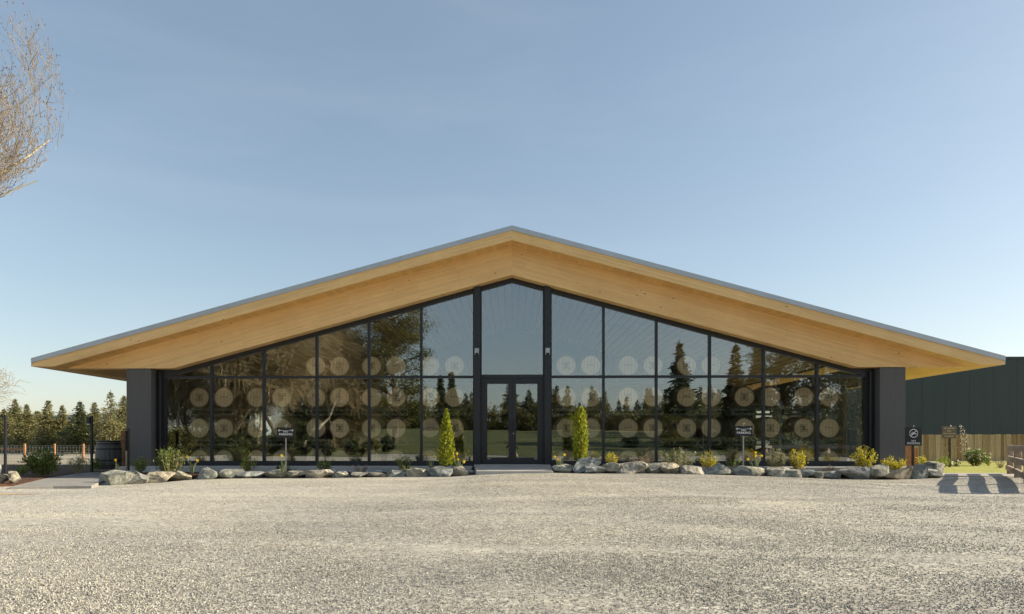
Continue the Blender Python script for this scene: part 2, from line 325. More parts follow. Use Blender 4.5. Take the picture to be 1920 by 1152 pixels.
M['heather'] = m_leaf('brown pink heather', [(0.16,0.09,0.06), (0.34,0.24,0.16), (0.52,0.42,0.30)], 0.3)
M['petal'] = m_leaf('daffodil petals', [(0.92,0.72,0.03), (0.95,0.80,0.05)], 0.3)
M['trumpet'] = m_leaf('daffodil trumpets', [(0.92,0.58,0.01), (0.95,0.66,0.02)], 0.3)
M['cream_flower'] = m_leaf('cream flowers', [(0.7,0.62,0.48), (0.8,0.74,0.62)], 0.3)
M['blade'] = m_leaf('strap leaves', [(0.09,0.14,0.06), (0.17,0.22,0.11), (0.30,0.34,0.18)], 0.3)
M['skin'] = m_plain('skin', (0.55,0.33,0.23), 0.6, 0, 0.06); M['jacket'] = m_plain('dark jacket', (0.03,0.032,0.035), 0.85)
M['trousers'] = m_plain('tan trousers', (0.42,0.31,0.19), 0.85); M['hair'] = m_plain('brown hair', (0.07,0.045,0.03), 0.7)
M['house_wall'] = m_plain('pale blue siding', (0.45,0.55,0.55), 0.7); M['house_roof'] = m_plain('grey shingles', (0.14,0.13,0.13), 0.9)
M['dark_glass'] = m_plain('dark window', (0.02,0.025,0.03), 0.1)
M['picture'] = m_plain('grey print', (0.42,0.40,0.35), 0.7, 0, 0.4, 5); M['pale_green'] = m_plain('pale green panel', (0.35,0.55,0.40), 0.6)

# ------------------------------------------------------------------ mesh helpers
class MB:
    def __init__(s): s.v = []; s.f = []
    def add(s, vs, fs):
        o = len(s.v); s.v += [tuple(p) for p in vs]; s.f += [tuple(i+o for i in f) for f in fs]; return s
    def box(s, x0, x1, y0, y1, z0, z1):
        return s.add([(x0,y0,z0),(x1,y0,z0),(x1,y1,z0),(x0,y1,z0),(x0,y0,z1),(x1,y0,z1),(x1,y1,z1),(x0,y1,z1)],
                     [(0,3,2,1),(4,5,6,7),(0,1,5,4),(1,2,6,5),(2,3,7,6),(3,0,4,7)])
    def bar(s, a, b, w, h, up=(0,0,1)):
        a = Vector(a); b = Vector(b); d = (b-a).normalized(); u = Vector(up)
        if abs(d.dot(u)) > 0.98: u = Vector((0,1,0))
        r = d.cross(u).normalized(); u = r.cross(d).normalized()
        vs = [p + r*i*w/2 + u*j*h/2 for p in (a, b) for i, j in ((-1,-1),(1,-1),(1,1),(-1,1))]
        return s.add(vs, [(0,1,2,3),(7,6,5,4),(0,4,5,1),(1,5,6,2),(2,6,7,3),(3,7,4,0)])
    def tube(s, a, b, r0, r1=None, n=8, cap=True):
        if r1 is None: r1 = r0
        a = Vector(a); b = Vector(b); d = (b-a).normalized(); u = Vector((0,0,1)) if abs(d.z) < 0.95 else Vector((1,0,0))
        r = d.cross(u).normalized(); u = r.cross(d)
        vs = []
        for p, q in ((a, r0), (b, r1)):
            for k in range(n): vs.append(p + (r*cos(2*pi*k/n) + u*sin(2*pi*k/n))*q)
        fs = [(k, (k+1) % n, n+(k+1) % n, n+k) for k in range(n)]
        if cap: fs += [tuple(range(n))[::-1], tuple(range(n, 2*n))]
        return s.add(vs, fs)
    def prism(s, poly, y0, y1):
        """poly = list of (x,z); extruded along y"""
        n = len(poly); vs = [(x, y0, z) for x, z in poly] + [(x, y1, z) for x, z in poly]
        return s.add(vs, [tuple(range(n))[::-1], tuple(range(n, 2*n))] + [(k, (k+1) % n, n+(k+1) % n, n+k) for k in range(n)])
    def slab(s, poly, z0, z1):
        n = len(poly); vs = [(x, y, z0) for x, y in poly] + [(x, y, z1) for x, y in poly]
        return s.add(vs, [tuple(range(n))[::-1], tuple(range(n, 2*n))] + [(k, (k+1) % n, n+(k+1) % n, n+k) for k in range(n)])
    def lathe(s, prof, n=24, cap=True):
        vs = []
        for r, z in prof:
            for k in range(n): vs.append((r*cos(2*pi*k/n), r*sin(2*pi*k/n), z))
        fs = []
        for j in range(len(prof)-1):
            for k in range(n): fs.append((j*n+k, j*n+(k+1) % n, (j+1)*n+(k+1) % n, (j+1)*n+k))
        if cap: fs += [tuple(range(n))[::-1], tuple((len(prof)-1)*n+k for k in range(n))]
        return s.add(vs, fs)
    def mesh(s, name, m, smooth=False):
        me = bpy.data.meshes.new(name); me.from_pydata(s.v, [], s.f)
        if m is not None: me.materials.append(M[m] if isinstance(m, str) else m)
        if smooth: me.polygons.foreach_set('use_smooth', [True]*len(me.polygons))
        me.validate(); me.update()
        return me
    def build(s, name, m, parent=None, smooth=False, bevel=0, loc=None):
        o = bpy.data.objects.new(name, s.mesh(name, m, smooth)); C.objects.link(o)
        if parent: o.parent = parent
        if loc is not None: o.location = loc
        if bevel:
            b = o.modifiers.new('bevel', 'BEVEL'); b.width = bevel; b.segments = 2; b.limit_method = 'ANGLE'
        return o
def fix_normals(o):
    import bmesh
    bm = bmesh.new(); bm.from_mesh(o.data); bmesh.ops.recalc_face_normals(bm, faces=bm.faces); bm.to_mesh(o.data); bm.free()
def tag(o, label=None, cat=None, group=None, kind=None):
    if label: o['label'] = label
    if cat: o['category'] = cat
    if group: o['group'] = group
    if kind: o['kind'] = kind
    return o
def thing(name, label, cat, loc=(0,0,0), group=None, rz=0):
    o = bpy.data.objects.new(name, None); C.objects.link(o); o.location = loc; o.rotation_euler = (0,0,rz); o.empty_display_size = 0.2
    return tag(o, label, cat, group)
def obj_from(name, me, parent=None, loc=None, rot=None, scale=None):
    o = bpy.data.objects.new(name, me); C.objects.link(o)
    if parent: o.parent = parent
    if loc is not None: o.location = loc
    if rot is not None: o.rotation_euler = rot
    if scale is not None: o.scale = scale
    return o
def np_mesh(name, verts, faces_n, m, smooth=False):
    """verts (N,3); faces all with faces_n corners, in order"""
    nv = len(verts); nf = nv//faces_n
    me = bpy.data.meshes.new(name); me.vertices.add(nv); me.vertices.foreach_set('co', np.ascontiguousarray(verts, dtype=np.float32).ravel())
    me.loops.add(nv); me.loops.foreach_set('vertex_index', np.arange(nv, dtype=np.int32))
    me.polygons.add(nf); me.polygons.foreach_set('loop_start', np.arange(0, nv, faces_n, dtype=np.int32))
    me.polygons.foreach_set('loop_total', np.full(nf, faces_n, dtype=np.int32))
    me.materials.append(M[m]); me.update(calc_edges=True)
    return me
def unit(a): return a/np.maximum(np.linalg.norm(a, axis=1, keepdims=True), 1e-9)
def leaf_mesh(name, pos, dirs, length, width, m, rs=RS):
    """diamond leaves at pos pointing along dirs"""
    n = len(pos); d = unit(dirs); rnd = unit(rs.normal(size=(n, 3))); side = unit(np.cross(d, rnd))
    L = np.broadcast_to(np.asarray(length, float), (n,))[:, None]; W = np.broadcast_to(np.asarray(width, float), (n,))[:, None]
    a = pos; b = pos + d*L*0.45 + side*W*0.5; c = pos + d*L; e = pos + d*L*0.45 - side*W*0.5
    v = np.stack([a, b, c, e], 1).reshape(-1, 3)
    return np_mesh(name, v, 4, m)
def seg_mesh(name, segs, m, sides=4):
    """segs: array rows p0(3) p1(3) r0 r1 -> tubes"""
    s = np.asarray(segs, float); p0 = s[:, :3]; p1 = s[:, 3:6]; r0 = s[:, 6:7]; r1 = s[:, 7:8]
    d = unit(p1-p0); up = np.tile([[0.13, 0.07, 1.0]], (len(s), 1)); flat = np.abs(d[:, 2]) > 0.95; up[flat] = [1, 0.1, 0]
    a = unit(np.cross(d, up)); b = np.cross(a, d); q = []
    ring0 = [p0 + (a*cos(2*pi*k/sides) + b*sin(2*pi*k/sides))*r0 for k in range(sides)]
    ring1 = [p1 + (a*cos(2*pi*k/sides) + b*sin(2*pi*k/sides))*r1 for k in range(sides)]
    nv = len(s)
    V = np.stack(ring0+ring1, 1).reshape(-1, 3)      # per seg: 2*sides verts
    base = (np.arange(nv)*2*sides)[:, None, None]
    f = np.array([[k, (k+1) % sides, sides+(k+1) % sides, sides+k] for k in range(sides)])[None]
    idx = (base+f).reshape(-1).astype(np.int32); nf = nv*sides
    me = bpy.data.meshes.new(name); me.vertices.add(len(V)); me.vertices.foreach_set('co', V.astype(np.float32).ravel())
    me.loops.add(len(idx)); me.loops.foreach_set('vertex_index', idx)
    me.polygons.add(nf); me.polygons.foreach_set('loop_start', np.arange(0, nf*4, 4, dtype=np.int32)); me.polygons.foreach_set('loop_total', np.full(nf, 4, dtype=np.int32))
    me.polygons.foreach_set('use_smooth', [True]*nf)
    me.materials.append(M[m]); me.update(calc_edges=True)
    return me
def sst(a, b, x):
    t = np.clip((x-a)/(b-a), 0, 1); return t*t*(3-2*t)

# ------------------------------------------------------------------ the ground
LX = [200, 300, 360, 450, 620, 860, 900, 960, 1040, 1240, 1420, 1560, 1700, 1760, 1900]
LB = [911, 906, 900, 897.5, 897, 894, 890, 888, 887, 889, 892, 899, 900, 897, 894]
LD = [15.5, 16.3, 16.9, 17.2, 17.3, 17.3, 17.3, 17.3, 17.3, 17.3, 17.3, 17.2, 17.1, 17.3, 17.6]
def line_d(px): return float(np.interp(px, LX, LD))
LXW = [xs(p, d) for p, d in zip(LX, LD)]
LZ = [zs(b, d, p) for p, b, d in zip(LX, LB, LD)]
def gz(x, y):
    zl = np.interp(x, LXW, LZ)
    return zl*sst(7, 16.5, y) + 0.012*np.sin(x*1.3+y*.7)*np.sin(y*1.1-x*.4)*sst(18.5, 16, y)

def sheet(name, x0, x1, y0, y1, nx, ny, zf, m, kind='structure'):
    X, Y = np.meshgrid(np.linspace(x0, x1, nx), np.linspace(y0, y1, ny)); Z = zf(X, Y)
    v = np.stack([X, Y, Z], -1).reshape(-1, 3); f = []
    for j in range(ny-1):
        for i in range(nx-1): k = j*nx+i; f.append((k, k+1, k+nx+1, k+nx))
    b = MB(); b.v = [tuple(p) for p in v]; b.f = f
    o = b.build(name, m, smooth=True); o['kind'] = kind; return o
def rear_rise(y): return 2.5*sst(8, 62, -y)
def far_ground(x, y):
    z = -0.12 + 0*x
    z = z - 0.35*sst(-14, -22, x)*sst(15, 30, y)
    return z + rear_rise(y)*1.0
# one sheet to the horizon, then surfaces above it
def ground_grid():
    a = np.concatenate([-np.geomspace(1400, 40, 22), np.linspace(-36, 36, 37), np.geomspace(40, 1400, 22)])
    X, Y = np.meshgrid(a, a); Z = far_ground(X, Y)
    n = len(a); b = MB(); b.v = [tuple(p) for p in np.stack([X, Y, Z], -1).reshape(-1, 3)]
    for j in range(n-1):
        for i in range(n-1): k = j*n+i; b.f.append((k, k+1, k+n+1, k+n))
    o = b.build('ground', 'field', smooth=True); o['kind'] = 'structure'
ground_grid()
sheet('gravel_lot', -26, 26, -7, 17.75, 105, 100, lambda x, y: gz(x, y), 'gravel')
sheet('rear_lawn', -120, 140, -80, -6.9, 60, 60, lambda x, y: rear_rise(y) + 0.02 + 0.25*np.sin(x*.05+1)*sst(15, 50, -y), 'lawn')
# grass strip right of the building and the walk across it
sheet('grass_strip', 11.3, 60, 19.95, 31, 40, 12, lambda x, y: 0.055+0.02*sst(20, 28, y)+0*x, 'grass')
sheet('side_yard_grass', -60, -11.2, 22.2, 44, 30, 20, lambda x, y: -0.05-0.33*sst(-14, -22, x)*sst(22, 30, y), 'field')
# hill far left
hb = []
def hill():
    X, Y = np.meshgrid(np.linspace(-900, 250, 90), np.linspace(420, 800, 14))
    Z = -3 + 26*np.exp(-((Y-600)/110)**2)*(0.85+0.25*np.sin(X*.011)+0.12*np.sin(X*.05)+0.05*np.sin(X*.21)+.03*np.sin(X*.6))
    b = MB(); b.v = [tuple(p) for p in np.stack([X, Y, Z], -1).reshape(-1, 3)]
    for j in range(13):
        for i in range(89): k = j*90+i; b.f.append((k, k+1, k+91, k+90))
    o = b.build('hill', 'hill', smooth=True); o['kind'] = 'structure'
hill()

# planting bed behind the rocks, walk along the glass, entrance slab
BED = 0.12
def bedpoly(pxs, yb, extra=0.42):
    front = [(xs(p, line_d(p)+extra), line_d(p)+extra) for p in pxs]
    return front + [(front[-1][0]*yb/front[-1][1], yb), (front[0][0]*yb/front[0][1], yb)]
b = MB(); b.slab(bedpoly([205, 260, 300, 360, 450, 560, 700, 884], 19.2), -0.15, BED); o = b.build('planting_bed_left', 'soil'); o['kind'] = 'structure'
b = MB(); b.slab(bedpoly([1042, 1200, 1400, 1560, 1700, 1762], 19.2), -0.15, BED); o = b.build('planting_bed_right', 'soil'); o['kind'] = 'structure'
b = MB(); b.box(-11.0, -1.12, 18.72, 19.63, -0.1, 0.262); b.box(1.12, 11.3, 18.72, 19.63, -0.1, 0.262)
o = b.build('front_walk', 'concrete', bevel=0.01); o['kind'] = 'structure'
b = MB(); xa, xb = xs(893, 17.35), xs(1036, 17.35)
b.add([(xa,17.3,0.05),(xb,17.3,0.05),(1.10,19.66,0.05),(-1.10,19.66,0.05),(xa,17.3,0.215),(xb,17.3,0.215),(1.10,19.66,0.31),(-1.10,19.66,0.31)],
      [(0,3,2,1),(4,5,6,7),(0,1,5,4),(1,2,6,5),(2,3,7,6),(3,0,4,7)])
o = b.build('entrance_slab', 'concrete', bevel=0.01); o['kind'] = 'structure'
# left path
def gp(px, py, z):       # point on the level z seen at the pixel
    u = (px-PX0)/F; v = (PY0-py)/F; dep = (z-H)/v
    x = -sin(PHI)*dep + u*cos(PHI)*dep; y = cos(PHI)*dep + u*sin(PHI)*dep
    return (x, y)
pz = 0.01
b = MB(); b.slab([gp(18,913,pz), gp(100,911.5,pz), gp(172,911,pz), gp(196,900,pz), gp(215,884,pz), gp(150,887,pz), gp(90,896,pz)], -0.1, pz)
o = b.build('side_path', 'path_concrete', bevel=0.01); fix_normals(o); o['kind'] = 'structure'
b = MB(); b.slab([gp(35,908,0.0), gp(-60,912,0.0), gp(-60,872,0.0), gp(260,872,0.0), gp(235,884,0.0), gp(150,887,0.0), gp(90,896,0.0)], -0.2, 0.02)
o = b.build('side_bed', 'soil'); fix_normals(o); o['kind'] = 'structure'
_y0, _y1 = gp(0,929,0)[1], gp(0,919,0)[1]
def dirt():
    b = MB(); n = 40; xr = gp(95, 923, 0)[0]
    for i in range(n+1):
        x = -26+(xr+26)*i/n; u = i/n; w_ = (_y1-_y0)/2*(1-u**6)+.01; c = (_y0+_y1)/2+.06*sin(x*3)
        a, e = c-w_*(1+.15*sin(x*5)), c+w_; b.v += [(x, a, gz(x, a)+.006), (x, e, gz(x, e)+.006)]
        if i: k = 2*i; b.f.append((k-2, k, k+1, k-1))
    o = b.build('dirt_track', 'dirt'); o['kind'] = 'structure'
dirt()
# right walk (between the rocks and the grass)
b = MB(); b.slab([(11.25, 18.5), (11.3, 19.95), (40, 19.95), (40, 18.15), (13.2, 18.15)], -0.1, 0.055)
o = b.build('side_walk', 'concrete'); fix_normals(o); o['kind'] = 'structure'

# ------------------------------------------------------------------ gravel chips
def gravel_chips():
    pts = []
    for y0, y1, dens in ((3.0, 5, 3600), (5, 7.5, 2200), (7.5, 11, 1000), (11, 17.2, 420)):
        wd = lambda y: 0.80*y+1.2
        n = int((y1-y0)*2*wd((y0+y1)/2)*dens)
        y = RS.uniform(y0, y1, n); x = RS.uniform(-1, 1, n)*(0.80*y+1.0)
        # clumps: drifts of loose chips between packed bare patches
        q = np.sin(x*1.1+np.sin(y*1.7)*1.3)*np.sin(y*1.3+np.sin(x*.9)*1.1)+0.5*np.sin(x*3.1+y*2.3)
        rut = np.exp(-((y-(9.2+.12*x+.5*np.sin(x*.3)))/.28)**2)+np.exp(-((y-(10.9+.12*x+.5*np.sin(x*.3)))/.28)**2)+np.exp(-((y-(6.1-.10*x))/.2)**2)*.8
        keep = RS.uniform(0, 1, n) < np.clip(0.58+0.38*q-.6*rut, 0.06, 1)
        x = x[keep]; y = y[keep]
        pts.append(np.stack([x, y, gz(x, y)+0.002], 1))
    p = np.concatenate(pts)
    me = bpy.data.meshes.new('gravel_chips'); me.vertices.add(len(p)); me.vertices.foreach_set('co', p.astype(np.float32).ravel()); me.update()
    o = bpy.data.objects.new('gravel_chips', me); C.objects.link(o); tag(o, 'loose grey and cream gravel chips strewn over the parking area', 'gravel', kind='stuff')
    g = bpy.data.node_groups.new('scatter_chips', 'GeometryNodeTree')
    g.interface.new_socket('Geometry', in_out='INPUT', socket_type='NodeSocketGeometry'); g.interface.new_socket('Geometry', in_out='OUTPUT', socket_type='NodeSocketGeometry')
    gi = g.nodes.new('NodeGroupInput'); go = g.nodes.new('NodeGroupOutput')
    ico = g.nodes.new('GeometryNodeMeshIcoSphere'); ico.inputs['Radius'].default_value = 1.0; ico.inputs['Subdivisions'].default_value = 1
    sm = g.nodes.new('GeometryNodeSetMaterial'); sm.inputs['Material'].default_value = M['chip']
    iop = g.nodes.new('GeometryNodeInstanceOnPoints')
    rr = g.nodes.new('FunctionNodeRandomValue'); rr.data_type = 'FLOAT_VECTOR'; rr.inputs[0].default_value = (0,0,0); rr.inputs[1].default_value = (6.28,6.28,6.28)
    rs_ = g.nodes.new('FunctionNodeRandomValue'); rs_.data_type = 'FLOAT_VECTOR'; rs_.inputs[0].default_value = (0.003,0.0025,0.002); rs_.inputs[1].default_value = (0.0085,0.0068,0.0055); rs_.inputs['Seed'].default_value = 5
    L = g.links.new
    L(gi.outputs[0], iop.inputs['Points']); L(ico.outputs[0], sm.inputs[0]); L(sm.outputs[0], iop.inputs['Instance'])
    L(rr.outputs[0], iop.inputs['Rotation']); L(rs_.outputs[0], iop.inputs['Scale']); L(iop.outputs[0], go.inputs[0])
    md = o.modifiers.new('chips', 'NODES'); md.node_group = g
gravel_chips()

# ------------------------------------------------------------------ the building
YF, YB, YR = 19.70, 19.30, 18.76     # frame plane, beam face, roof edge
YBACK = 33.0
K = 0.271
def zb(x): return 5.675-K*abs(x)                 # underside of the beam
def zsoff(x): return 6.499-0.2707*abs(x)         # underside of roof deck
ZE = 3.05
hall = thing('timber_hall', 'long low gabled hall with pale timber beam, glass front and black frames', 'building', (0, 19.5, 0))
def part(b, name, m, parent=None, **kw):
    o = b.build(name, m, **kw); o.parent = parent or hall
    if (parent or hall) is hall: o.matrix_parent_inverse = Matrix.Translation(-hall.location)
    return o
XE = 12.735; XR = 13.36
def ztop(x): return 6.896-0.2707*abs(x)
for s, mn in ((-1, 'wood_left'), (1, 'wood_right')):
    # roof edge board, mitred at the ridge and cut level at the eave
    b = MB(); poly = [(0, zsoff(0)), (s*XE, ZE), (s*XR, ZE), (s*XR, ztop(XR)-0.13), (0, ztop(0)-0.13)]
    if s > 0: poly = poly[::-1]
    o = part(b.prism(poly, YR, YR+0.06), 'fascia_board', mn); fix_normals(o)
    # metal flashing
    b = MB(); poly = [(0, ztop(0)-0.132), (s*(XR+.01), ztop(XR)-0.132), (s*(XR+.01), ztop(XR)), (0, ztop(0))]
    o = part(b.prism(poly, YR-0.025, YR+0.08), 'metal_flashing', 'flashing'); fix_normals(o)
    # roof deck with timber soffit
    b = MB(); poly = [(0, zsoff(0)+.002), (s*(XE-.002), ZE+.002), (s*XR, ZE+.002), (s*XR, ztop(XR)-0.06), (0, ztop(0)-0.06)]
    o = part(b.prism(poly, YR+0.062, YBACK+0.8), 'roof_deck', 'soffit'); fix_normals(o)
    b = MB(); poly = [(0, ztop(0)-0.058), (s*(XR+.01), ztop(XR)-0.058), (s*(XR+.01), ztop(XR)-.004), (0, ztop(0)-.004)]
    o = part(b.prism(poly, YR+0.082, YBACK+0.8), 'metal_roofing', 'roofing'); fix_normals(o)
    b = MB(); b.box(min(s*XR, s*(XR+.02))+s*.002, max(s*XR, s*(XR+.02))+s*.002, YR+.002, YBACK+0.78, ZE+.0, ztop(XR)-.134)
    part(b, 'eave_trim', 'flashing')
    # big laminated beam
    b = MB(); poly = [(0, zb(0)), (s*9.686, ZE), (s*XE, ZE), (0, zsoff(0))]
    o = part(b.prism(poly, YB, YF-0.03), 'laminated_beam', mn); fix_normals(o)
# black head frame following the slope
def zhead(x): return 5.55-K*abs(x)
XG = 10.06
for s in (-1, 1):
    poly = [(0, zhead(0)), (s*XG, zhead(XG)), (s*XG, 2.80), (s*10.3, 2.80), (s*10.3, ZE-.003), (s*9.69, ZE-.003), (0, zb(0)-.003)]
    o = part(MB().prism(poly, YF-.06, YF+.10), 'head_frame', 'black_metal'); fix_normals(o)
# columns
for s in (-1, 1):
    b = MB(); b.box(*sorted((s*10.32, s*11.03)), YB+.04, YB+.34, 0.10, ZE-.003)
    part(b, 'corner_column', 'column')
    b = MB(); b.box(*sorted((s*XG, s*10.9)), YF-.06+.002, YF+.14, 0.10, 2.798)
    part(b, 'corner_panel', 'black_panel')
    b = MB(); b.box(*sorted((s*10.14, s*10.19)), YF-.16, YF-.062, 0.262, 2.95); part(b, 'corner_post', 'black_metal')
    if s < 0: b = MB(); b.box(-11.0, -10.86, YF+.145, YBACK, -0.2, 3.3); part(b, 'side_wall', 'column')
    else:                                   # unseen side wall; tall windows added to let sunlight into the hall
        for a, c in ((YF+.145, 20.6), (22.6, 23.0), (25.4, 25.8), (28.2, 28.6), (31.0, YBACK)): b = MB(); b.box(10.86, 11.0, a, c, -0.2, 3.3); part(b, 'side_wall', 'column')
        for a, c in ((20.6, 22.6), (23.0, 25.4), (25.8, 28.2), (28.6, 31.0)):
            b = MB(); b.box(10.862, 10.998, a, c, 2.7, 3.3); part(b, 'side_wall', 'column'); b = MB(); b.box(10.862, 10.998, a, c, -.2, .1); part(b, 'side_wall', 'column')
            b = MB(); b.box(10.92, 10.94, a, c, .1, 2.7); part(b, 'pane', 'glass')
b = MB(); b.prism([(-10.85,-.2),(10.85,-.2),(10.85,zsoff(10.85)-.006),(0,zsoff(0)-.006),(-10.85,zsoff(10.85)-.006)], YBACK-.2, YBACK); o = part(b, 'back_wall', 'interior_wall'); fix_normals(o)
b = MB(); b.box(-10.85, 10.85, YF+.16, YBACK-.2, -0.2, -0.03); part(b, 'floor', 'interior_floor')
b = MB(); b.box(-10.855, -10.80, YF+.16, YBACK-.21, -0.03, 3.40); part(b, 'wall_lining', 'interior_wall')
b = MB(); b.box(-XG-.02, -1.06, YF-.08, YF+.16, -0.15, 0.262+.0); b.box(1.06, XG+.02, YF-.08, YF+.16, -0.15, 0.262)
# ceiling backing and boards
for s in (-1, 1):
    poly = [(0, zsoff(0)-.004), (s*10.85, zsoff(10.85)-.004), (s*10.85, zsoff(10.85)-.02), (0, zsoff(0)-.02)]
    o = part(MB().prism(poly, YF+.17, YBACK-.2), 'ceiling_backing', 'ceiling_back'); fix_normals(o)
    k = 0; x = 0.03
    while x < 10.6:
        x1 = x+0.205; poly = [(s*x, zsoff(x)-.024), (s*x1, zsoff(x1)-.024), (s*x1, zsoff(x1)-.07), (s*x, zsoff(x)-.07)]
        o = part(MB().prism(poly, YF+.2, YBACK-.22), 'ceiling_board', 'ceiling'); fix_normals(o)
        x += 0.26
# sill rail
SZ0, SZ1 = 0.262, 0.40
for s in (-1, 1):
    b = MB(); b.box(*sorted((s*1.06, s*XG)), YF-.06, YF+.10, SZ0+.002, SZ1); part(b, 'sill_frame', 'black_metal')
# mullions, transoms, panes
MUL_L = [397, 495, 594, 692, 790]; MUL_R = [1131.5, 1230.5, 1330.5, 1431.5, 1531.5]
ZT = zs(707, YF)      # transom height
def pane(poly, parent=None):
    o = MB().prism(poly, YF+.012, YF+.034).build('pane', 'glass'); fix_normals(o)
    cx = sum(p[0] for p in poly)/len(poly); cz = sum(p[1] for p in poly)/len(poly); ta, tb = random.gauss(0, .0016), random.gauss(0, .0012)   # no two panes hang quite true
    for v in o.data.vertices: v.co.y += ta*(v.co.x-cx)+tb*(v.co.z-cz)
    o.parent = parent or hall
    if parent is None: o.matrix_parent_inverse = Matrix.Translation(-hall.location)
    return o
POST = [xs(895, YF), xs(1026, YF)]
for side, muls in ((-1, [xs(p, YF) for p in MUL_L]), (1, [xs(p, YF) for p in MUL_R])):
    px_post = xs(887.5, YF) if side < 0 else xs(1034.5, YF)
    xsn = [-XG] + muls + [px_post] if side < 0 else [px_post] + muls + [XG]
    hw = 0.032
    for x in muls:
        b = MB(); b.box(x-hw, x+hw, YF-.05, YF+.09, SZ1+.002, min(zhead(x-hw), zhead(x+hw))-.002+0.02); part(b, 'mullion', 'black_metal')
    for a, c in zip(xsn[:-1], xsn[1:]):
        x0 = a+(hw if a in muls else 0.0)+.002; x1 = c-(hw if c in muls else 0.0)-.002
        b = MB(); b.box(x0, x1, YF-.04, YF+.08, ZT-.035, ZT+.035)
        if not (abs(abs(a)-XG) < .01 and False): part(b, 'transom', 'black_metal')
        pane([(x0, SZ1-.01), (x1, SZ1-.01), (x1, ZT-.03), (x0, ZT-.03)])
        pane([(x0, ZT+.03), (x1, ZT+.03), (x1, max(zhead(x1)+.02, ZT+.04)), (x0, max(zhead(x0)+.02, ZT+.04))])
for i, x in enumerate(POST):
    b = MB(); b.box(x-.125, x+.125, YF-.055, YF+.10, SZ0, zhead(x)+.04); part(b, 'door_post', 'black_metal')
    b = MB(); b.box(x-.085, x+.085, YF-.20, YF-.057, SZ0+.04, zb(x)-.004+.02); part(b, 'post_cover', 'black_metal', bevel=.006)
    # up and down wall light
    wl = MB(); zc = zs(660, YF-.2); wl.box(x-.062, x+.062, YF-.30, YF-.202, zc-.04, zc+.095)
    wl.box(x-.062, x-.045, YF-.30, YF-.202, zc-.095, zc-.041); wl.box(x+.045, x+.062, YF-.30, YF-.202, zc-.095, zc-.041)
    part(wl, 'wall_light', 'steel')
# centre pane, door frame, doors
xa, xb = POST[0]+.127, POST[1]-.127
zdh = zs(703, YF); zdb = 0.31
b = MB(); b.box(xa, xb, YF-.05, YF+.09, zdh-.10, zdh+.0); part(b, 'door_head', 'black_metal')
pane([(xa, zdh-.01), (xb, zdh-.01), (xb, zhead(xb)+.02), (0, zhead(0)+.02), (xa, zhead(xa)+.02)])
b = MB(); b.box(xa, xb, YF-.06, YF+.10, 0.262, zdb+.012); part(b, 'threshold', 'black_metal')
xm = 0.5*(xa+xb)
for s, x0, x1 in ((-1, xa+.004, xm-.004), (1, xm+.004, xb-.004)):
    d0, d1 = YF-.03, YF+.03; zt = zdh-.104; z0 = zdb+.016
    st = 0.155; si = 0.105
    gx0 = x0+(st if s < 0 else si); gx1 = x1-(si if s < 0 else st)
    gz0, gz1 = zs(858, YF), zs(720, YF)
    b = MB(); b.box(x0, gx0, d0, d1, z0, zt); b.box(gx1, x1, d0, d1, z0, zt); b.box(gx0+.0005, gx1-.0005, d0+.001, d1-.001, z0, gz0); b.box(gx0+.0005, gx1-.0005, d0+.001, d1-.001, gz1, zt)
    door = part(b, 'door', 'black_metal')
    pane([(gx0-.005, gz0-.005), (gx1+.005, gz0-.005), (gx1+.005, gz1+.005), (gx0-.005, gz1+.005)], door)
    door_h = MB(); hx = xm+s*0.065; hx2 = xm+s*.115; za, zc = zs(808, YF), zs(791, YF)
    door_h.bar((hx, YF-.035, za), (hx, YF-.10, za), .025, .025); door_h.bar((hx, YF-.035, zc), (hx, YF-.10, zc), .025, .025)
    door_h.bar((hx, YF-.10, za-.02), (hx, YF-.10, zc+.02), .03, .02); door_h.bar((hx, YF-.1, za), (hx+s*.05, YF-.1, za), .02, .02); door_h.bar((hx, YF-.1, zc), (hx+s*.05, YF-.1, zc), .02, .02)
    door_h.bar((hx+s*.05, YF-.10, za-.01), (hx+s*.05, YF-.10, zc+.01), .02, .02)
    door_h.build('handle', 'black_metal', parent=door)
    t_ = MB(); t_.box(min(gx0, gx1)+.0 if s < 0 else gx1-.09, (gx0+.09) if s < 0 else gx1, d0-.012, d0-.002, gz0-.05, gz0-.03); t_.build('hinge_plate', 'steel', parent=door)
    if s > 0:
        l_ = MB(); l_.tube((xm+.035, d0-.02, zs(813, YF)), (xm+.035, d0+.001, zs(813, YF)), .016, n=12); l_.build('lock', 'steel', parent=door)

# ------------------------------------------------------------------ barrels and racks inside
def barrel_meshes(head_m, side_m, hoop_m):
    Lh = 0.94; R0, R1 = 0.303, 0.355
    prof = [(R0*0.93, 0.03), (R0*0.93, 0.0), (R0, 0.0)]
    for i in range(0, 13):
        t = i/12; prof.append((R0+(R1-R0)*sin(pi*t)**0.9 if 0 < t < 1 else R0, t*Lh+ (0.001 if i == 0 else 0)))
    prof += [(R0*.93, Lh), (R0*.93, Lh-.03)]
    body = MB().lathe(prof, 28, cap=False).mesh('barrel_body', side_m, True)
    head = MB().lathe([(R0*.93, 0.018), (R0*.93, 0.024)], 28).mesh('barrel_head', head_m)
    head2 = MB().lathe([(R0*.93, Lh-.024), (R0*.93, Lh-.018)], 28).mesh('barrel_head', head_m)
    hoops = []
    for t in (0.035, 0.12, 0.30, 0.70, 0.88, 0.965):
        r = R0+(R1-R0)*sin(pi*t)**0.9+.003; hoops.append(MB().lathe([(r-.004, t*Lh-.018), (r, t*Lh-.018), (r+.0005, t*Lh+.018), (r-.004, t*Lh+.018)], 28, cap=False).mesh('hoop', hoop_m, True))
    return body, head, head2, hoops
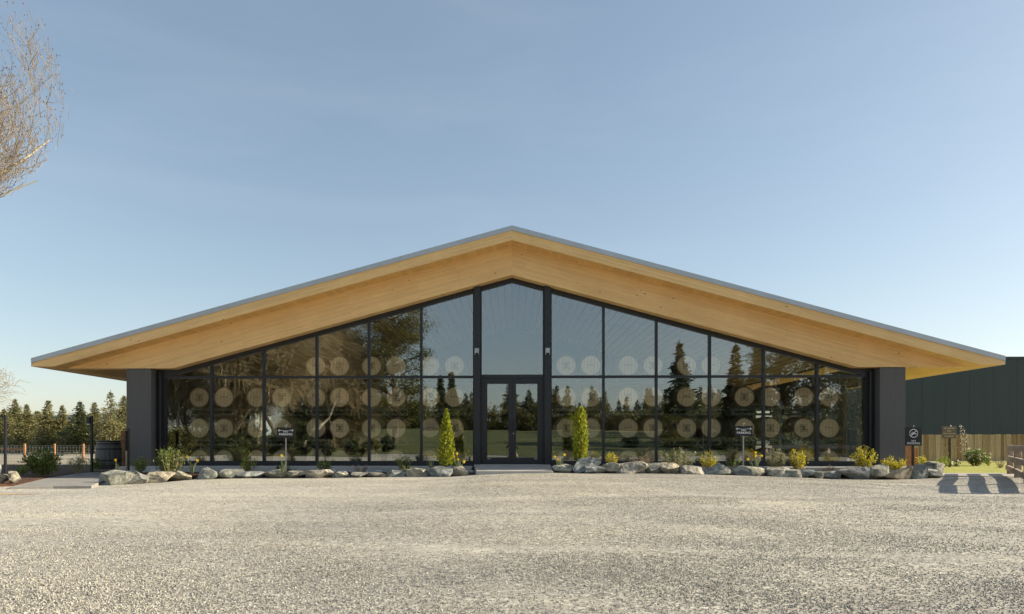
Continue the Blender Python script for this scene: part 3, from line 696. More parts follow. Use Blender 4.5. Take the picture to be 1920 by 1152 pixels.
BODY, HEAD, HEAD2, HOOPS = barrel_meshes('oak_head', 'oak_side', 'hoop')
def ring_pts(cx, cy, rx, ry, n=14, rot=0, a0=0, a1=2*pi):
    return [(cx+rx*cos(a0+(a1-a0)*i/n)*cos(rot)-ry*sin(a0+(a1-a0)*i/n)*sin(rot), cy+rx*cos(a0+(a1-a0)*i/n)*sin(rot)+ry*sin(a0+(a1-a0)*i/n)*cos(rot)) for i in range(n+1)]
def stroke(b, pts, w, z=0.0):
    for p, q in zip(pts[:-1], pts[1:]): b.bar((p[0], p[1], z), (q[0], q[1], z), w, .003)
bm_ = MB()
for k in range(4):
    a = pi/4+k*pi/2; stroke(bm_, ring_pts(.074*cos(a), .074*sin(a)*1.25, .052, .038, 12, a), .015, .0155)
stroke(bm_, [(-.06,-.07),(.06,.07)], .014, .0155); stroke(bm_, [(.06,-.07),(-.06,.07)], .014, .0150)
CREST = bm_.mesh('brand_mark', 'brand')
bm_ = MB()
for i in range(13):        # a short arched line of small lettering
    a = (i-6)/6; x = a*.105; y = .02-.02*a*a
    bm_.bar((x, y-.008, .0155), (x, y+.014, .0155), .010, .003); bm_.bar((x-.005, y+.003*(-1)**i, .0151), (x+.006, y+.003*(-1)**i, .0151), .004, .003)
ARC = bm_.mesh('brand_mark', 'brand')
def barrel(x, y, z, mark, label, group, tilt=0):
    """lying barrel, head facing the glass (-y)"""
    t = thing('oak_barrel', label, 'barrel', (x, y, z), group)
    t.rotation_euler = (-pi/2, random.uniform(-.12, .12) if mark else 0, 0)
    o = obj_from('staves', BODY, t); obj_from('head', HEAD, t); obj_from('head', HEAD2, t)
    for h in HOOPS: obj_from('hoop', h, t)
    obj_from('brand_mark', CREST if mark == 1 else ARC, t, rot=(pi, 0, 0), loc=(0, 0, 0.032))
    return t
YH = 20.35            # plane of the barrel heads
ROWY = [862, 803, 745, 686]
PAIRS = [(373.5, 419.5), (481.5, 528.5), (592, 636.5), (696.5, 742.5), (806, 852), (1061.5, 1108), (1178, 1224.5), (1287.5, 1333.5), (1396, 1445), (1507.5, 1555)]
ORD = ['first', 'second', 'third', 'fourth', 'fifth']
ROWN = ['bottom row', 'second row up', 'third row up', 'top row']
rk = MB()
def rack_mesh():
    b = MB(); W = 1.40; D = 0.62; hh = -0.36
    for y in (-D/2, D/2):
        b.bar((-W/2, y, hh), (W/2, y, hh), .045, .045); b.bar((-W/2, y, hh-.14), (W/2, y, hh-.14), .045, .045)
        for x in (-W/2+.02, 0, W/2-.02): b.bar((x, y, hh-.14), (x, y, hh), .04, .04)
        for cx in (-.37, .37):
            for s in (-1, 1): b.bar((cx+s*.17, y, hh+.02), (cx+s*.25, y, hh+.09), .04, .03)
    for x in (-W/2, W/2): b.bar((x, -D/2, hh-.07), (x, D/2, hh-.07), .04, .04)
    return b.mesh('rack_frame', 'rack_steel')
RACK = rack_mesh()
def where(i):
    return (ORD[4-i]+' stack left of the doors') if i < 5 else (ORD[i-5]+' stack right of the doors')
for i, pr in enumerate(PAIRS):
    rows = 4 if 2 <= i <= 7 else 3
    for r in range(rows):
        xc = [xs(p, YH) for p in pr]; zc = zs(ROWY[r], YH)
        rt = thing('barrel_rack', 'steel barrel rack, '+ROWN[r]+', '+where(i), 'rack', ((xc[0]+xc[1])/2, YH+.47, zc), 'steel barrel racks behind the glass')
        obj_from('rack_frame', RACK, rt)
        for k in (0, 1):
            mark = 1 if (i+r+k) % 2 == 0 else 2
            side = 'left' if k == 0 else 'right'
            nm = ('oak barrel with crest' if mark == 1 else 'oak barrel with lettering')+', '+side+' one, '+ROWN[r]+', '+where(i)
            barrel(xc[k], YH, zc, mark, nm, 'oak barrels racked behind the glass front')

# things hung on the back wall and a partition at the right
def framed(px, py, wpx, hpx, m, label, cat='picture'):
    yb = YBACK-.205; p = P(px, py, yb); w_ = wpx*yb/F; h_ = hpx*yb/F
    t = thing('wall_picture', label, cat, p)
    MB().box(-w_/2, w_/2, -.03, -.002, -h_/2, h_/2).build('frame', 'black_panel', t); MB().box(-w_/2+.03, w_/2-.03, -.036, -.031, -h_/2+.03, h_/2-.03).build('print', m, t)
framed(1471, 778, 12, 19, 'picture', 'tall pale print on the dark wall behind the rightmost barrels')
framed(1487, 776, 14, 13, 'picture', 'square grey print on the dark wall behind the rightmost barrels')
framed(1509, 775, 16, 8, 'picture', 'wide low print on the dark wall behind the rightmost barrels')
framed(1467, 797, 14, 9, 'pale_green', 'small pale green panel low on the dark back wall', 'panel')
framed(1290, 775, 12, 10, 'picture', 'pale print seen between barrel rows, third stack right of doors')

# ------------------------------------------------------------------ rocks along the bed
from mathutils import noise as mn
import bmesh
def boulder(name, w_, d_, h_, seed, m, loc, label, group='boulders edging the planting bed'):
    rs = np.random.RandomState(seed); bm = bmesh.new(); bmesh.ops.create_icosphere(bm, subdivisions=4, radius=1.0)
    planes = [(unit(rs.normal(size=(1, 3)))[0], rs.uniform(.40, .75)) for _ in range(12)]
    planes += [(np.array([rs.uniform(-.35, .35), rs.uniform(-.35, .1), 1.0]), rs.uniform(.62, .85)), (np.array([rs.uniform(-.4, .4), -1, rs.uniform(.1, .5)]), rs.uniform(.6, .8))]
    planes = [(a/np.linalg.norm(a), r) for a, r in planes]
    for v in bm.verts:
        p = np.array(v.co); p = np.sign(p)*np.abs(p)**.62; p = p*np.array([.95, .95, 1.0])
        for a, r in planes:
            dd = p.dot(a)
            if dd > r: p = p - a*(dd-r)
        n = mn.noise(Vector(p)*1.7+Vector((seed, 0, 0)))*.07 + mn.noise(Vector(p)*6+Vector((seed, 3, 0)))*.045
        p = p*(1+n); v.co = Vector((p[0]*w_/2*1.16, p[1]*d_/2*1.16, max(p[2], -.75)*h_*0.56))
    me = bpy.data.meshes.new(name); bm.to_mesh(me); bm.free(); me.materials.append(M[m])
    zmin = min(v.co.z for v in me.vertices); zmax = max(v.co.z for v in me.vertices); sc = h_*1.12/(zmax-zmin)
    xmin = min(v.co.x for v in me.vertices); xmax = max(v.co.x for v in me.vertices)
    for v in me.vertices: v.co.z = (v.co.z-zmin)*sc - h_*.12; v.co.x = (v.co.x-(xmin+xmax)/2)*w_/(xmax-xmin)
    o = obj_from(name, me, loc=loc); tag(o, label, 'rock', group); return o
ROCKS = [
 (194,247,881,912,'rock','large white-veined boulder at the left end beside the concrete path'),
 (238,277,883,910,'rock_tan','tan pointed boulder, second from the left end of the row'),
 (272,320,884,908,'rock_tan','tan blocky boulder below the dark feathery shrub'),
 (320,360,882,901,'rock','long low grey boulder with bright flat top beneath two daffodils'),
 (365,411,876,899,'rock','rounded speckled grey boulder standing tall, fifth from the left end'),
 (407,461,879,897,'rock','sloping grey green boulder left of the yellow green shrub'),
 (444,492,884,898,'rock','low blue grey boulder under the yellow green shrub'),
 (492,535,880,897,'rock','wedge shaped boulder left of the daffodil by the left no parking sign'),
 (535,576,883,897,'rock','low domed blue boulder right under the left no parking sign'),
 (574,623,880,897,'rock_tan','flat topped brown grey boulder beneath the small round shrub'),
 (620,657,884,897,'rock','small bright crested boulder left of the flat pale stone'),
 (659,690,885,896,'rock_tan','small pale slab boulder under the reddish twiggy plant'),
 (690,729,885,896,'rock','low pointed grey boulder right of the reddish twiggy plant'),
 (726,765,881,897,'rock','mossy green grey boulder under the bushy shrub with white tuft'),
 (764,802,877,897,'rock','round grey boulder with light crest left of the pointed golden conifer'),
 (803,848,874,896,'rock','big grey boulder with pale slanting top below pointed golden conifer'),
 (846,878,872,894,'rock_tan','upright grey brown boulder, last before the entrance slab on the left'),
 (1038,1080,870,888,'rock','low blue grey boulder, first right of the entrance slab'),
 (1076,1122,858,888,'rock','tall angular boulder in front of the columnar golden conifer'),
 (1097,1133,873,889,'rock','small dark wedge boulder in front of the tall angular one'),
 (1128,1161,867,888,'rock','squarish pale grey boulder below the small orange tipped shrub'),
 (1160,1210,865,889,'rock_tan','wide rounded tan grey boulder left of the brown heather'),
 (1205,1242,868,889,'rock','pale blue grey boulder just below the brown heather'),
 (1238,1276,867,889,'rock_tan','tan flat topped boulder at the left foot of wide grey shrub'),
 (1274,1316,872,890,'rock_tan','smooth brown boulder sloping right, beneath the wide grey shrub'),
 (1325,1370,868,892,'rock','pale peaked boulder right of the yellow spurge'),
 (1371,1436,873,893,'rock','longest low grey boulder, under the right no parking sign'),
 (1438,1490,875,893,'rock_tan','broad tan boulder under the grey green upright shrub'),
 (1466,1499,880,897,'rock','small leaning dark slab in front of the broad tan boulder'),
 (1495,1524,878,898,'rock','angular blue grey boulder below the yellow shrub near the right end'),
 (1519,1537,884,897,'rock','smallest dark stone wedged between two larger boulders near the right'),
 (1534,1577,883,899,'rock','low wedge boulder tapering right, below the pale twiggy heather'),
 (1574,1621,875,900,'rock_tan','large grey tan boulder left of the round green yellow shrub'),
 (1619,1662,871,900,'rock','blocky blue grey boulder below the round green yellow shrub'),
 (1655,1703,874,901,'rock_tan','rough tan grey boulder in front of the right column'),
 (1701,1736,869,901,'rock','dark blue pointed boulder at the foot of the no smoking sign'),
 (1733,1759,878,899,'rock_tan','bright tan split stone at the far right end of the row'),
 (1736,1769,866,893,'rock','dome shaped boulder behind the bright tan split stone'),
]
for i, (a, c, yt, yb_, m, lab) in enumerate(ROCKS):
    cx = (a+c)/2; d = line_d(cx)+.22
    if 'in front of' in lab and 'column' not in lab and 'golden' not in lab: d -= .18
    if 'behind the bright' in lab: d += .35
    w_ = (c-a)*d/F*1.16; z0 = zs(yb_, d-.2, cx); z1 = zs(yt, d, cx); h_ = z1-z0
    boulder('boulder', w_, max(.42, w_*.75), h_, 11+i*7, m, (xs(cx, d), d, z0), lab)
for a, c, yt, yb_, lab in ((14,37,883,905,'pale rounded rock at the bed corner beside the black post'),(0,16,888,904,'small grey rock at the extreme left edge of the bed'),(-14,4,870,892,'stacked grey rock cut by the left picture edge')):
    d = 15.2; cx = (a+c)/2; boulder('boulder', (c-a)*d/F, .3, zs(yt,d,cx)-zs(yb_,d,cx), 500+a, 'rock', (xs(cx,d), d, zs(yb_,d,cx)), lab, 'small rocks left of the path')
# white river stones between the bed and the walk (a band nobody would count)
def white_stones():
    b = bmesh.new()
    rng = [(236, 300, 40), (560, 890, 75)]
    for p0, p1, n in rng:
        for k in range(n):
            y = random.uniform(18.3, 18.7); x = xs(random.uniform(p0, p1), y); r = random.uniform(.04, .075)
            mt = Matrix.Translation((x, y, (BED if y < 18.7 else .262)+r*.35)) @ Matrix.Rotation(random.uniform(0, 6), 4, 'Z') @ Matrix.Diagonal((r*1.2, r*.9, r*.75, 1))
            bmesh.ops.create_icosphere(b, subdivisions=2, radius=1, matrix=mt)
    me = bpy.data.meshes.new('white_stones'); b.to_mesh(me); b.free(); me.materials.append(M['white_stone'])
    me.polygons.foreach_set('use_smooth', [True]*len(me.polygons))
    tag(obj_from('white_stones', me), 'band of rounded white river stones between planting bed and glass', 'stones', kind='stuff')
white_stones()
# ------------------------------------------------------------------ plants
def shrub(px, yt, yb_, wpx, m, label, y=17.95, n=420, leaf=0.05, shape='round', up=0.5, stem='twig', name='shrub', group=None, cat='shrub', flowers=None, aspect=2.2, tiers=None):
    h_ = (yb_-yt)*y/F; w_ = wpx*y/F; z0 = zs(yb_, y, px); base = (xs(px, y), y, z0)
    t = thing(name, label, cat, base, group); rs = np.random.RandomState(int(px)*3+1)
    # several upright shoots with leaves round them
    n = int(n*1.8); ns = max(7, int(n/32)); segs = []; P_ = []; D_ = []
    for k in range(ns):
        a = rs.uniform(0, 2*pi); rr = sqrt(rs.uniform(0, 1)); hx = cos(a)*rr*w_/2; hy = sin(a)*rr*w_/2
        if shape == 'round': hz = h_*(0.45+0.55*sqrt(max(0, 1-rr*rr)))*rs.uniform(.8, 1.05)
        elif shape == 'wide': hz = h_*rs.uniform(.35, 1)*(1-.35*rr)
        else: hz = h_*rs.uniform(.5, 1)
        tip = np.array([hx, hy, hz]); root = np.array([hx*.12, hy*.12, -.03]); mid = (root+tip)/2+np.array([hx*.18, hy*.18, -.05*h_])
        for p, q, r0, r1 in ((root, mid, .008, .005), (mid, tip, .005, .002)): segs.append([*p, *q, r0, r1])
        m_ = int(n/ns)
        tt = rs.uniform(.18, 1.0, m_)**.8
        pp = (1-tt)[:, None]**2*root + 2*(tt*(1-tt))[:, None]*mid + (tt**2)[:, None]*tip
        pp = pp + rs.normal(size=pp.shape)*leaf*.55
        P_.append(pp); dd = rs.normal(size=pp.shape); dd[:, 2] = dd[:, 2]*.6+up; D_.append(dd + (tip-root)/h_*.5)
    P_ = np.concatenate(P_); D_ = np.concatenate(D_); P_[:, 2] = np.maximum(P_[:, 2], .01)
    L = leaf*rs.uniform(.6, 1.25, len(P_))
    obj_from('stems', seg_mesh('stems', segs, stem, 4), t)
    obj_from('leaves', leaf_mesh('leaves', P_, D_, L, L/aspect, m, rs), t)
    if flowers:
        fm, nf, fs = flowers; top = P_[P_[:, 2] > h_*.45]; idx = rs.choice(len(top), min(nf, len(top)), replace=False)
        Q = np.repeat(top[idx], 7, 0)+rs.normal(size=(len(idx)*7, 3))*fs*.35; dd = rs.normal(size=Q.shape); dd[:, 2] = abs(dd[:, 2])
        obj_from('flowers', leaf_mesh('flowers', Q, dd, fs, fs*.7, fm, rs), t)
    return t
def daffodils(pts, base_y, label, y=17.75, leaves=14, lh=None):
    """pts = flower pixels"""
    cx = sum(p[0] for p in pts)/len(pts); z0 = zs(base_y, y, cx); t = thing('daffodil_clump', label, 'daffodils', (xs(cx, y), y, z0), 'daffodils in the planting bed')
    o3 = np.array([xs(cx, y), y, z0]); segs = []; rs = np.random.RandomState(int(cx))
    for j, (fx, fy) in enumerate(pts):
        tip = np.array([xs(fx, y), y+rs.uniform(-.06, .06), zs(fy, y, fx)])-o3; root = np.array([tip[0]*.35, rs.uniform(-.04, .04), -.02]); mid = (root+tip)/2+np.array([0, 0, .03])
        for p, q in ((root, mid), (mid, tip)): segs.append([*p, *q, .005, .0045])
        # six petals and a trumpet
        face = Vector((rs.uniform(-.3, .8), -1, rs.uniform(-.05, .3))).normalized(); q_ = face.to_track_quat('Z', 'Y')
        b = MB(); R = .048
        for k in range(6):
            a = k*pi/3; a1 = a-.36; a2 = a+.36
            loc = [(0,0,0), (R*.55*cos(a1), R*.55*sin(a1), .006), (R*cos(a), R*sin(a), .002), (R*.55*cos(a2), R*.55*sin(a2), .006)]
            b.add([q_ @ Vector(p)+Vector(tip) for p in loc], [(0,1,2,3)])
        b.build('petals', 'petal', t)
        b = MB(); prof = [(.009, 0), (.014, .018), (.021, .034)]
        b.lathe(prof, 9, cap=False); b.v = [tuple(q_ @ Vector(p)+Vector(tip)) for p in b.v]; b.build('trumpet', 'trumpet', t)
    obj_from('stalks', seg_mesh('stalks', segs, 'blade', 5), t)
    hh = lh or (zs(min(p[1] for p in pts), y, cx)-z0)*.72; b = MB()
    spread = max(.10, (max(p[0] for p in pts)-min(p[0] for p in pts))*y/F*.5)
    for k in range(leaves):
        a = rs.uniform(0, 2*pi); r = rs.uniform(.2, 1); l = hh*rs.uniform(.6, 1.1); dx, dy = cos(a)*r*spread, sin(a)*r*.08; w_ = .011
        ps = [(dx*.3, dy*.3, -.02), (dx*.6, dy*.8, l*.5), (dx*1.05, dy*1.3, l*.88), (dx*1.4, dy*1.5, l)]
        sx, sy = cos(a+1.5)*.3+.7, sin(a+1.5)*.5; vs = []
        for i, p in enumerate(ps):
            ww = w_*(1, 1, .75, .1)[i]; vs += [(p[0]-sx*ww, p[1]-sy*ww, p[2]), (p[0]+sx*ww, p[1]+sy*ww, p[2])]
        b.add(vs, [(0,1,3,2), (2,3,5,4), (4,5,7,6)])
    b.build('strap_leaves', 'blade', t, smooth=True)
    return t
def golden_conifer(px, yt, yb_, wpx, label, columnar, y=17.95):
    h_ = (yb_-yt)*y/F; w_ = wpx*y/F; t = thing('golden_arborvitae', label, 'conifer', (xs(px, y), y, zs(yb_, y, px)), 'golden conifers either side of the doors'); rs = np.random.RandomState(int(px))
    n = 5200; u = rs.uniform(0, 1, n); 
    if columnar: R = w_/2*np.interp(u, [0, .08, .3, .6, .85, .95, 1], [.7, .95, 1.0, .92, .8, .55, .15])
    else: R = w_/2*np.interp(u, [0, .08, .25, .5, .75, .92, 1], [.75, 1.0, 1.0, .78, .46, .17, .02])
    a = rs.uniform(0, 2*pi, n); lump = 1+.20*np.sin(a*4+u*19)*np.sin(u*41+a)+.16*np.sin(a*7-u*31)
    r = R*lump*rs.uniform(.62, 1.0, n)
    p = np.stack([r*np.cos(a), r*np.sin(a), u*h_*.97], 1); d = np.stack([np.cos(a)*.45, np.sin(a)*.45, np.ones(n)], 1)+rs.normal(size=(n, 3))*.28
    obj_from('trunk', seg_mesh('trunk', [[0,0,-.05, 0,0,h_*.9, .03, .008]], 'bark', 6), t)
    L = .062*rs.uniform(.6, 1.2, n); obj_from('crown', leaf_mesh('crown', p, d, L, L*.45, 'golden', rs), t)
golden_conifer(837, 766, 874, 30, 'pointed cone shaped golden conifer left of the glass doors', False)
golden_conifer(1088, 763, 864, 25, 'blunt columnar golden conifer right of the glass doors', True)

shrub(262, 858, 884, 26, 'leaf_fresh', 'small round yellow green shrub in front of the left column', n=340, leaf=.05)
shrub(320, 839, 892, 58, 'leaf_green', 'feathery dark green shrub beside the left column base', y=17.5, n=900, leaf=.085, up=.6, aspect=4)
shrub(468, 854, 885, 30, 'leaf_fresh', 'small yellow green shrub in front of the second window from left', n=420, leaf=.05)
shrub(534, 872, 890, 42, 'leaf_dark', 'low dark green cushion at the foot of the left no parking sign', y=18.1, n=260, leaf=.05)
shrub(607, 861, 884, 28, 'leaf_green', 'small compact green shrub on the flat topped boulder', n=380, leaf=.045)
shrub(676, 868, 886, 34, 'heather', 'low reddish brown twiggy plant among the white stones', n=220, leaf=.035, shape='wide')
shrub(757, 853, 882, 30, 'leaf_green', 'bushy mid green shrub left of the pointed golden conifer', n=480, leaf=.045)
shrub(765, 873, 886, 22, 'leaf_grey', 'pale grey tuft at the foot of the bushy green shrub', y=17.6, n=130, leaf=.04)
shrub(1146, 850, 872, 26, 'leaf_yellow', 'small green shrub with orange tips right of the columnar conifer', n=300, leaf=.045)
shrub(1207, 854, 875, 36, 'heather', 'low brown and cream heather mound right of the columnar conifer', n=420, leaf=.035)
shrub(1268, 831, 878, 76, 'leaf_grey', 'widest grey green shrub with splayed upright shoots', n=900, leaf=.05, shape='wide', up=.8)
shrub(1328, 844, 877, 30, 'leaf_yellow', 'bright yellow spurge with one tall shoot right of grey shrub', n=420, leaf=.05, shape='wide')
shrub(1375, 848, 876, 26, 'leaf_fresh', 'thin yellow green stems left of the right no parking sign', y=18.2, n=120, leaf=.05, shape='wide')
shrub(1456, 840, 882, 38, 'leaf_grey', 'grey green upright shrub right of the right no parking sign', n=620, leaf=.05)
shrub(1494, 845, 881, 34, 'leaf_yellow', 'vivid yellow bushy shrub in front of the last mullion but one', n=560, leaf=.05)
shrub(1551, 866, 887, 32, 'heather', 'pale twiggy heather before the last window at the right', n=260, leaf=.035, shape='wide')
shrub(1622, 838, 878, 42, 'leaf_yellow', 'round green and yellow shrub left of the right column', n=620, leaf=.055)
shrub(1676, 852, 879, 40, 'leaf_yellow', 'spreading yellow shrub in front of the right column', n=460, leaf=.05, shape='wide')
shrub(1724, 854, 873, 20, 'leaf_yellow', 'small yellow clump directly right of the no smoking stake', y=18.6, n=140, leaf=.05)
shrub(1768, 854, 877, 18, 'leaf_fresh', 'tuft of bright green blades left of the brown sign post', y=23.5, n=150, leaf=.10, aspect=6, up=1.6)
shrub(1778, 820, 874, 18, 'heather', 'thin bare pale twigs rising against the board fence', y=25.5, n=40, leaf=.05, shape='tall')
shrub(1829, 842, 874, 40, 'leaf_green', 'round leafy shrub with cream flowers on the grass strip', y=25.5, n=900, leaf=.075, flowers=('cream_flower', 40, .055), cat='shrub')
shrub(1853, 856, 873, 12, 'leaf_fresh', 'slim upright green shrublet right of the cream flowered shrub', y=25.5, n=160, leaf=.05)
shrub(1875, 863, 879, 16, 'heather', 'low dry tuft at the end of the grass strip near rail fence', y=23.5, n=110, leaf=.05)
shrub(1806, 793, 858, 14, 'cream_flower', 'tall white flower spikes rising above the board fence', y=29.2, n=60, leaf=.06, shape='tall')
shrub(1793, 865, 877, 14, 'leaf_dark', 'low grey cushion just right of the brown sign post', y=24.8, n=120, leaf=.05)
# beds at the left
shrub(80, 842, 893, 60, 'leaf_green', 'dark leafy rhododendron at the left in front of wire fence', y=18.4, n=900, leaf=.11, aspect=2.8)
shrub(147, 855, 887, 36, 'leaf_grey', 'grey green lavender mound left of the black lamp post', y=19.5, n=520, leaf=.07, aspect=6, up=1.6)
shrub(40, 866, 888, 26, 'leaf_fresh', 'small dry looking plant left of the rhododendron', y=19.0, n=160, leaf=.06, shape='wide')
shrub(177, 858, 882, 16, 'leaf_fresh', 'bright green leaves between lamp post and upright barrel', y=20.4, n=120, leaf=.09)
# flowers
daffodils([(219.5, 863)], 884, 'single daffodil in front of the upright weathered barrel', y=17.0, leaves=9)
daffodils([(351, 857), (369, 864)], 886, 'two daffodils above the long low boulder near the left', y=17.6, leaves=13)
daffodils([(529, 855)], 893, 'single daffodil with many blades at the left no parking sign', y=17.3, leaves=18)
daffodils([(803, 853), (814, 856)], 886, 'two daffodils left of the pointed golden conifer', y=17.7)
daffodils([(857, 851), (851, 857), (859, 862), (870, 866)], 880, 'four daffodils right of the pointed golden conifer', y=17.5)
daffodils([(1040, 857), (1046, 862), (1058, 853)], 877, 'three daffodils left of the columnar golden conifer', y=17.5)
daffodils([(1403, 862), (1417, 849), (1415, 855), (1426, 855)], 880, 'four daffodils right of the right no parking sign', y=17.6)
# ------------------------------------------------------------------ signs
def text_part(txt, size, m, parent, loc, name='lettering', stretch=1.0):
    cu = bpy.data.curves.new('txt', 'FONT'); cu.body = txt; cu.size = size; cu.align_x = 'CENTER'; cu.align_y = 'CENTER'; cu.extrude = .0015; cu.offset = size*.012; cu.space_line = .85
    tmp = bpy.data.objects.new('txt', cu); C.objects.link(tmp); dg = bpy.context.evaluated_depsgraph_get(); dg.update()
    me = bpy.data.meshes.new_from_object(tmp.evaluated_get(dg)); bpy.data.objects.remove(tmp); me.materials.clear(); me.materials.append(M[m])
    o = obj_from(name, me, parent, loc, (pi/2, 0, 0)); o.scale = (stretch, 1, 1); return o
def arrow(b, x, z, s, l=.115):
    b.bar((x-s*l/2, 0, z), (x+s*l/2, 0, z), .003, .011); tip = x+s*l/2
    for q in (-1, 1): b.bar((tip, 0, z), (tip-s*.035, 0, z+q*.028), .003, .013)
def no_parking(px, ytop, ybot, x0p, x1p, ybase, label):
    y = 17.85; z0 = zs(ybase, y, px); t = thing('no_parking_sign', label, 'sign', (xs(px, y), y, z0), 'no parking signs in the bed')
    cx = xs((x0p+x1p)/2, y)-xs(px, y); w_ = (x1p-x0p)*y/F; zt = zs(ytop, y, px)-z0; zb_ = zs(ybot, y, px)-z0; zc = (zt+zb_)/2
    b = MB(); b.box(cx-w_/2, cx+w_/2, -.012, 0, zb_, zt); b.build('panel', 'black_paint', t, bevel=.004)
    b = MB(); b.bar((0, .012, -.1), (0, .012, zt+.055), .035, .02); b.tube((.0, .0, zt+.05), (.03, .01, zt+.085), .018, .01, 8); b.build('stake', 'steel', t)
    bb = MB(); arrow(bb, cx-w_*.30, zt-.075, -1); arrow(bb, cx+w_*.30, zt-.075, 1); bb.build('arrows', 'white_paint', t).location = (0, -.014, 0)
    text_part('NO', .075, 'white_paint', t, (cx, -.0135, zt-.105), stretch=1.1); text_part('PARKING', .082, 'white_paint', t, (cx, -.0135, zt-.18), stretch=1.05)
    for z in (zt-.012, zb_+.012):
        MB().tube((cx, -.02, z), (cx, -.011, z), .007, n=8).build('bolt', 'steel', t)
no_parking(536, 802, 822, 519, 553, 886, 'black no parking sign with two arrows left of the doors')
no_parking(1394, 799, 818, 1377.5, 1411, 882, 'black no parking sign with two arrows right of the doors')
# no smoking
y = 18.05; px = 1712.5; z0 = zs(886, y, px); t = thing('no_smoking_sign', 'square black no smoking sign on dark stake beside right column', 'sign', (xs(px, y), y, z0))
w_ = 31*y/F; zt = zs(801, y, px)-z0; zb_ = zs(836, y, px)-z0
MB().box(-w_/2, w_/2, -.012, 0, zb_, zt).build('panel', 'black_paint', t, bevel=.004)
b = MB(); b.bar((0, .025, -.1), (0, .025, zt-.02), .045, .04); b.build('stake', 'stake_dark', t); MB().tube((0, .0, zt), (.012, 0, zt+.045), .014, .012, 8).build('bracket', 'steel', t)
b = MB(); c0 = (0, zt-.165); r = .105
pts = [(c0[0]+r*cos(a*pi/16), c0[1]+r*sin(a*pi/16)) for a in range(33)]
for p, q in zip(pts[:-1], pts[1:]): b.bar((p[0], 0, p[1]), (q[0], 0, q[1]), .003, .017)
b.bar((-.07, 0, c0[1]-.072), (.07, 0, c0[1]+.072), .003, .017)
b.build('ban_ring', 'white_paint', t).location = (0, -.0145, 0)
b = MB(); b.bar((-.075, 0, c0[1]-.012), (.05, 0, c0[1]-.012), .003, .02); b.bar((.056, 0, c0[1]-.012), (.075, 0, c0[1]-.012), .003, .02)
for k in range(7): b.bar((-.055+.012*k, 0, c0[1]+.02+.014*sin(k*1.4)), (-.043+.012*k, 0, c0[1]+.02+.014*sin((k+1)*1.4)), .003, .009)
b.build('cigarette_symbol', 'white_paint', t).location = (0, -.0185, 0)
text_part('NO', .062, 'white_paint', t, (0, -.0135, zb_+.125), stretch=1.15); text_part('SMOKING', .072, 'white_paint', t, (0, -.0135, zb_+.06), stretch=1.05)
# brown sign
y = 24.2; px = 1781.5; z0 = zs(877, y, px); t = thing('brown_sign', 'brown sign with cream writing on dark post before the board fence', 'sign', (xs(px, y), y, z0))
w_ = 26*y/F; zt = zs(799.5, y, px)-z0; zb_ = zs(822, y, px)-z0; ox = -2.2*y/F
MB().box(ox-w_/2, ox+w_/2, -.015, 0, zb_, zt).build('panel', 'brown_paint', t, bevel=.004)
MB().bar((0, .035, -.1), (0, .035, zt-.02), .06, .06).build('post', 'stake_dark', t)
for k, (tx, sz) in enumerate((('SELF SERVICE', .062), ('AREA', .062), ('MUST COMPLETE', .056), ('IN PERSON', .062))):
    text_part(tx, sz, 'cream_paint', t, (ox, -.017, zt-.075-.093*k))
MB().tube((ox+.06, 0, zt-.01), (ox+.06, 0, zt+.04), .02, .012, 8).build('bracket', 'white_paint', t)
# sign seen edge on at the left column
y = 18.3; px = 237.5; z0 = zs(889, y, px); t = thing('side_sign', 'dark sign seen edge-on at the outer edge of the left column', 'sign', (xs(px, y), y, z0))
b = MB(); b.box(-.035, .0, -.02, .10, zs(846, y)-z0, zs(808, y)-z0); b.build('panel', 'black_paint', t)
MB().bar((.022, .05, -.1), (.022, .05, zs(803, y)-z0), .04, .05).build('post', 'stake_dark', t)
MB().bar((-.012, .0, -.05), (-.012, .0, zs(846, y)-z0), .03, .03).build('stake', 'rail_wood', t)
# lamp post
y = 20.2; px = 172; z0 = zs(880, y, px); t = thing('lamp_post', 'slim black post with box lantern in the left bed', 'lamp', (xs(px, y), y, z0)); zt = zs(780, y, px)-z0
MB().bar((0, 0, -.1), (0, 0, zt), .055, .055).build('post', 'black_metal', t)
b = MB(); b.box(-.13, -.03, -.06, .06, zt-.24, zt-.04); b.build('lantern', 'black_metal', t, bevel=.01)
MB().box(-.12, -.04, -.05, .05, zt-.262, zt-.242).build('lens', 'white_paint', t)
# black frame post at the left edge
y = 17.2; px = 10; z0 = zs(897, y, px); t = thing('hanging_bracket_post', 'black metal post with side arm at the left picture edge', 'post', (xs(px, y), y, z0)); zt = zs(779, y, px)-z0
MB().bar((0, 0, -.1), (0, 0, zt), .05, .05).build('post', 'black_metal', t)
b = MB(); b.bar((.02, 0, zt-.02), (-.9, 0, zt-.05), .04, .04); b.bar((-.9, 0, zt-.05), (-.9, 0, -.1), .05, .05); b.build('arm', 'black_metal', t)
b = MB(); b.tube((-.13, 0, zt-.06), (-.13, 0, zt-.16), .004, n=6); b.lathe([(.0, 0), (.05, .02), (.06, .08), (.02, .11)], 12); o = b.build('lantern', 'black_metal', t)
# ------------------------------------------------------------------ upright weathered barrel
ob, oh, oh2, ohs = barrel_meshes('old_oak', 'old_oak', 'hoop_dark')
y = 21.0; px = 204; t = thing('upright_barrel', 'upright weathered grey barrel left of the left column', 'barrel', (xs(px, y), y, zs(879, y, px)))
for nm, me in (('staves', ob), ('head', oh), ('head', oh2)): obj_from(nm, me, t)
for me in ohs: obj_from('hoop', me, t)
for c in t.children: c.scale = (1.04, 1.04, .93)
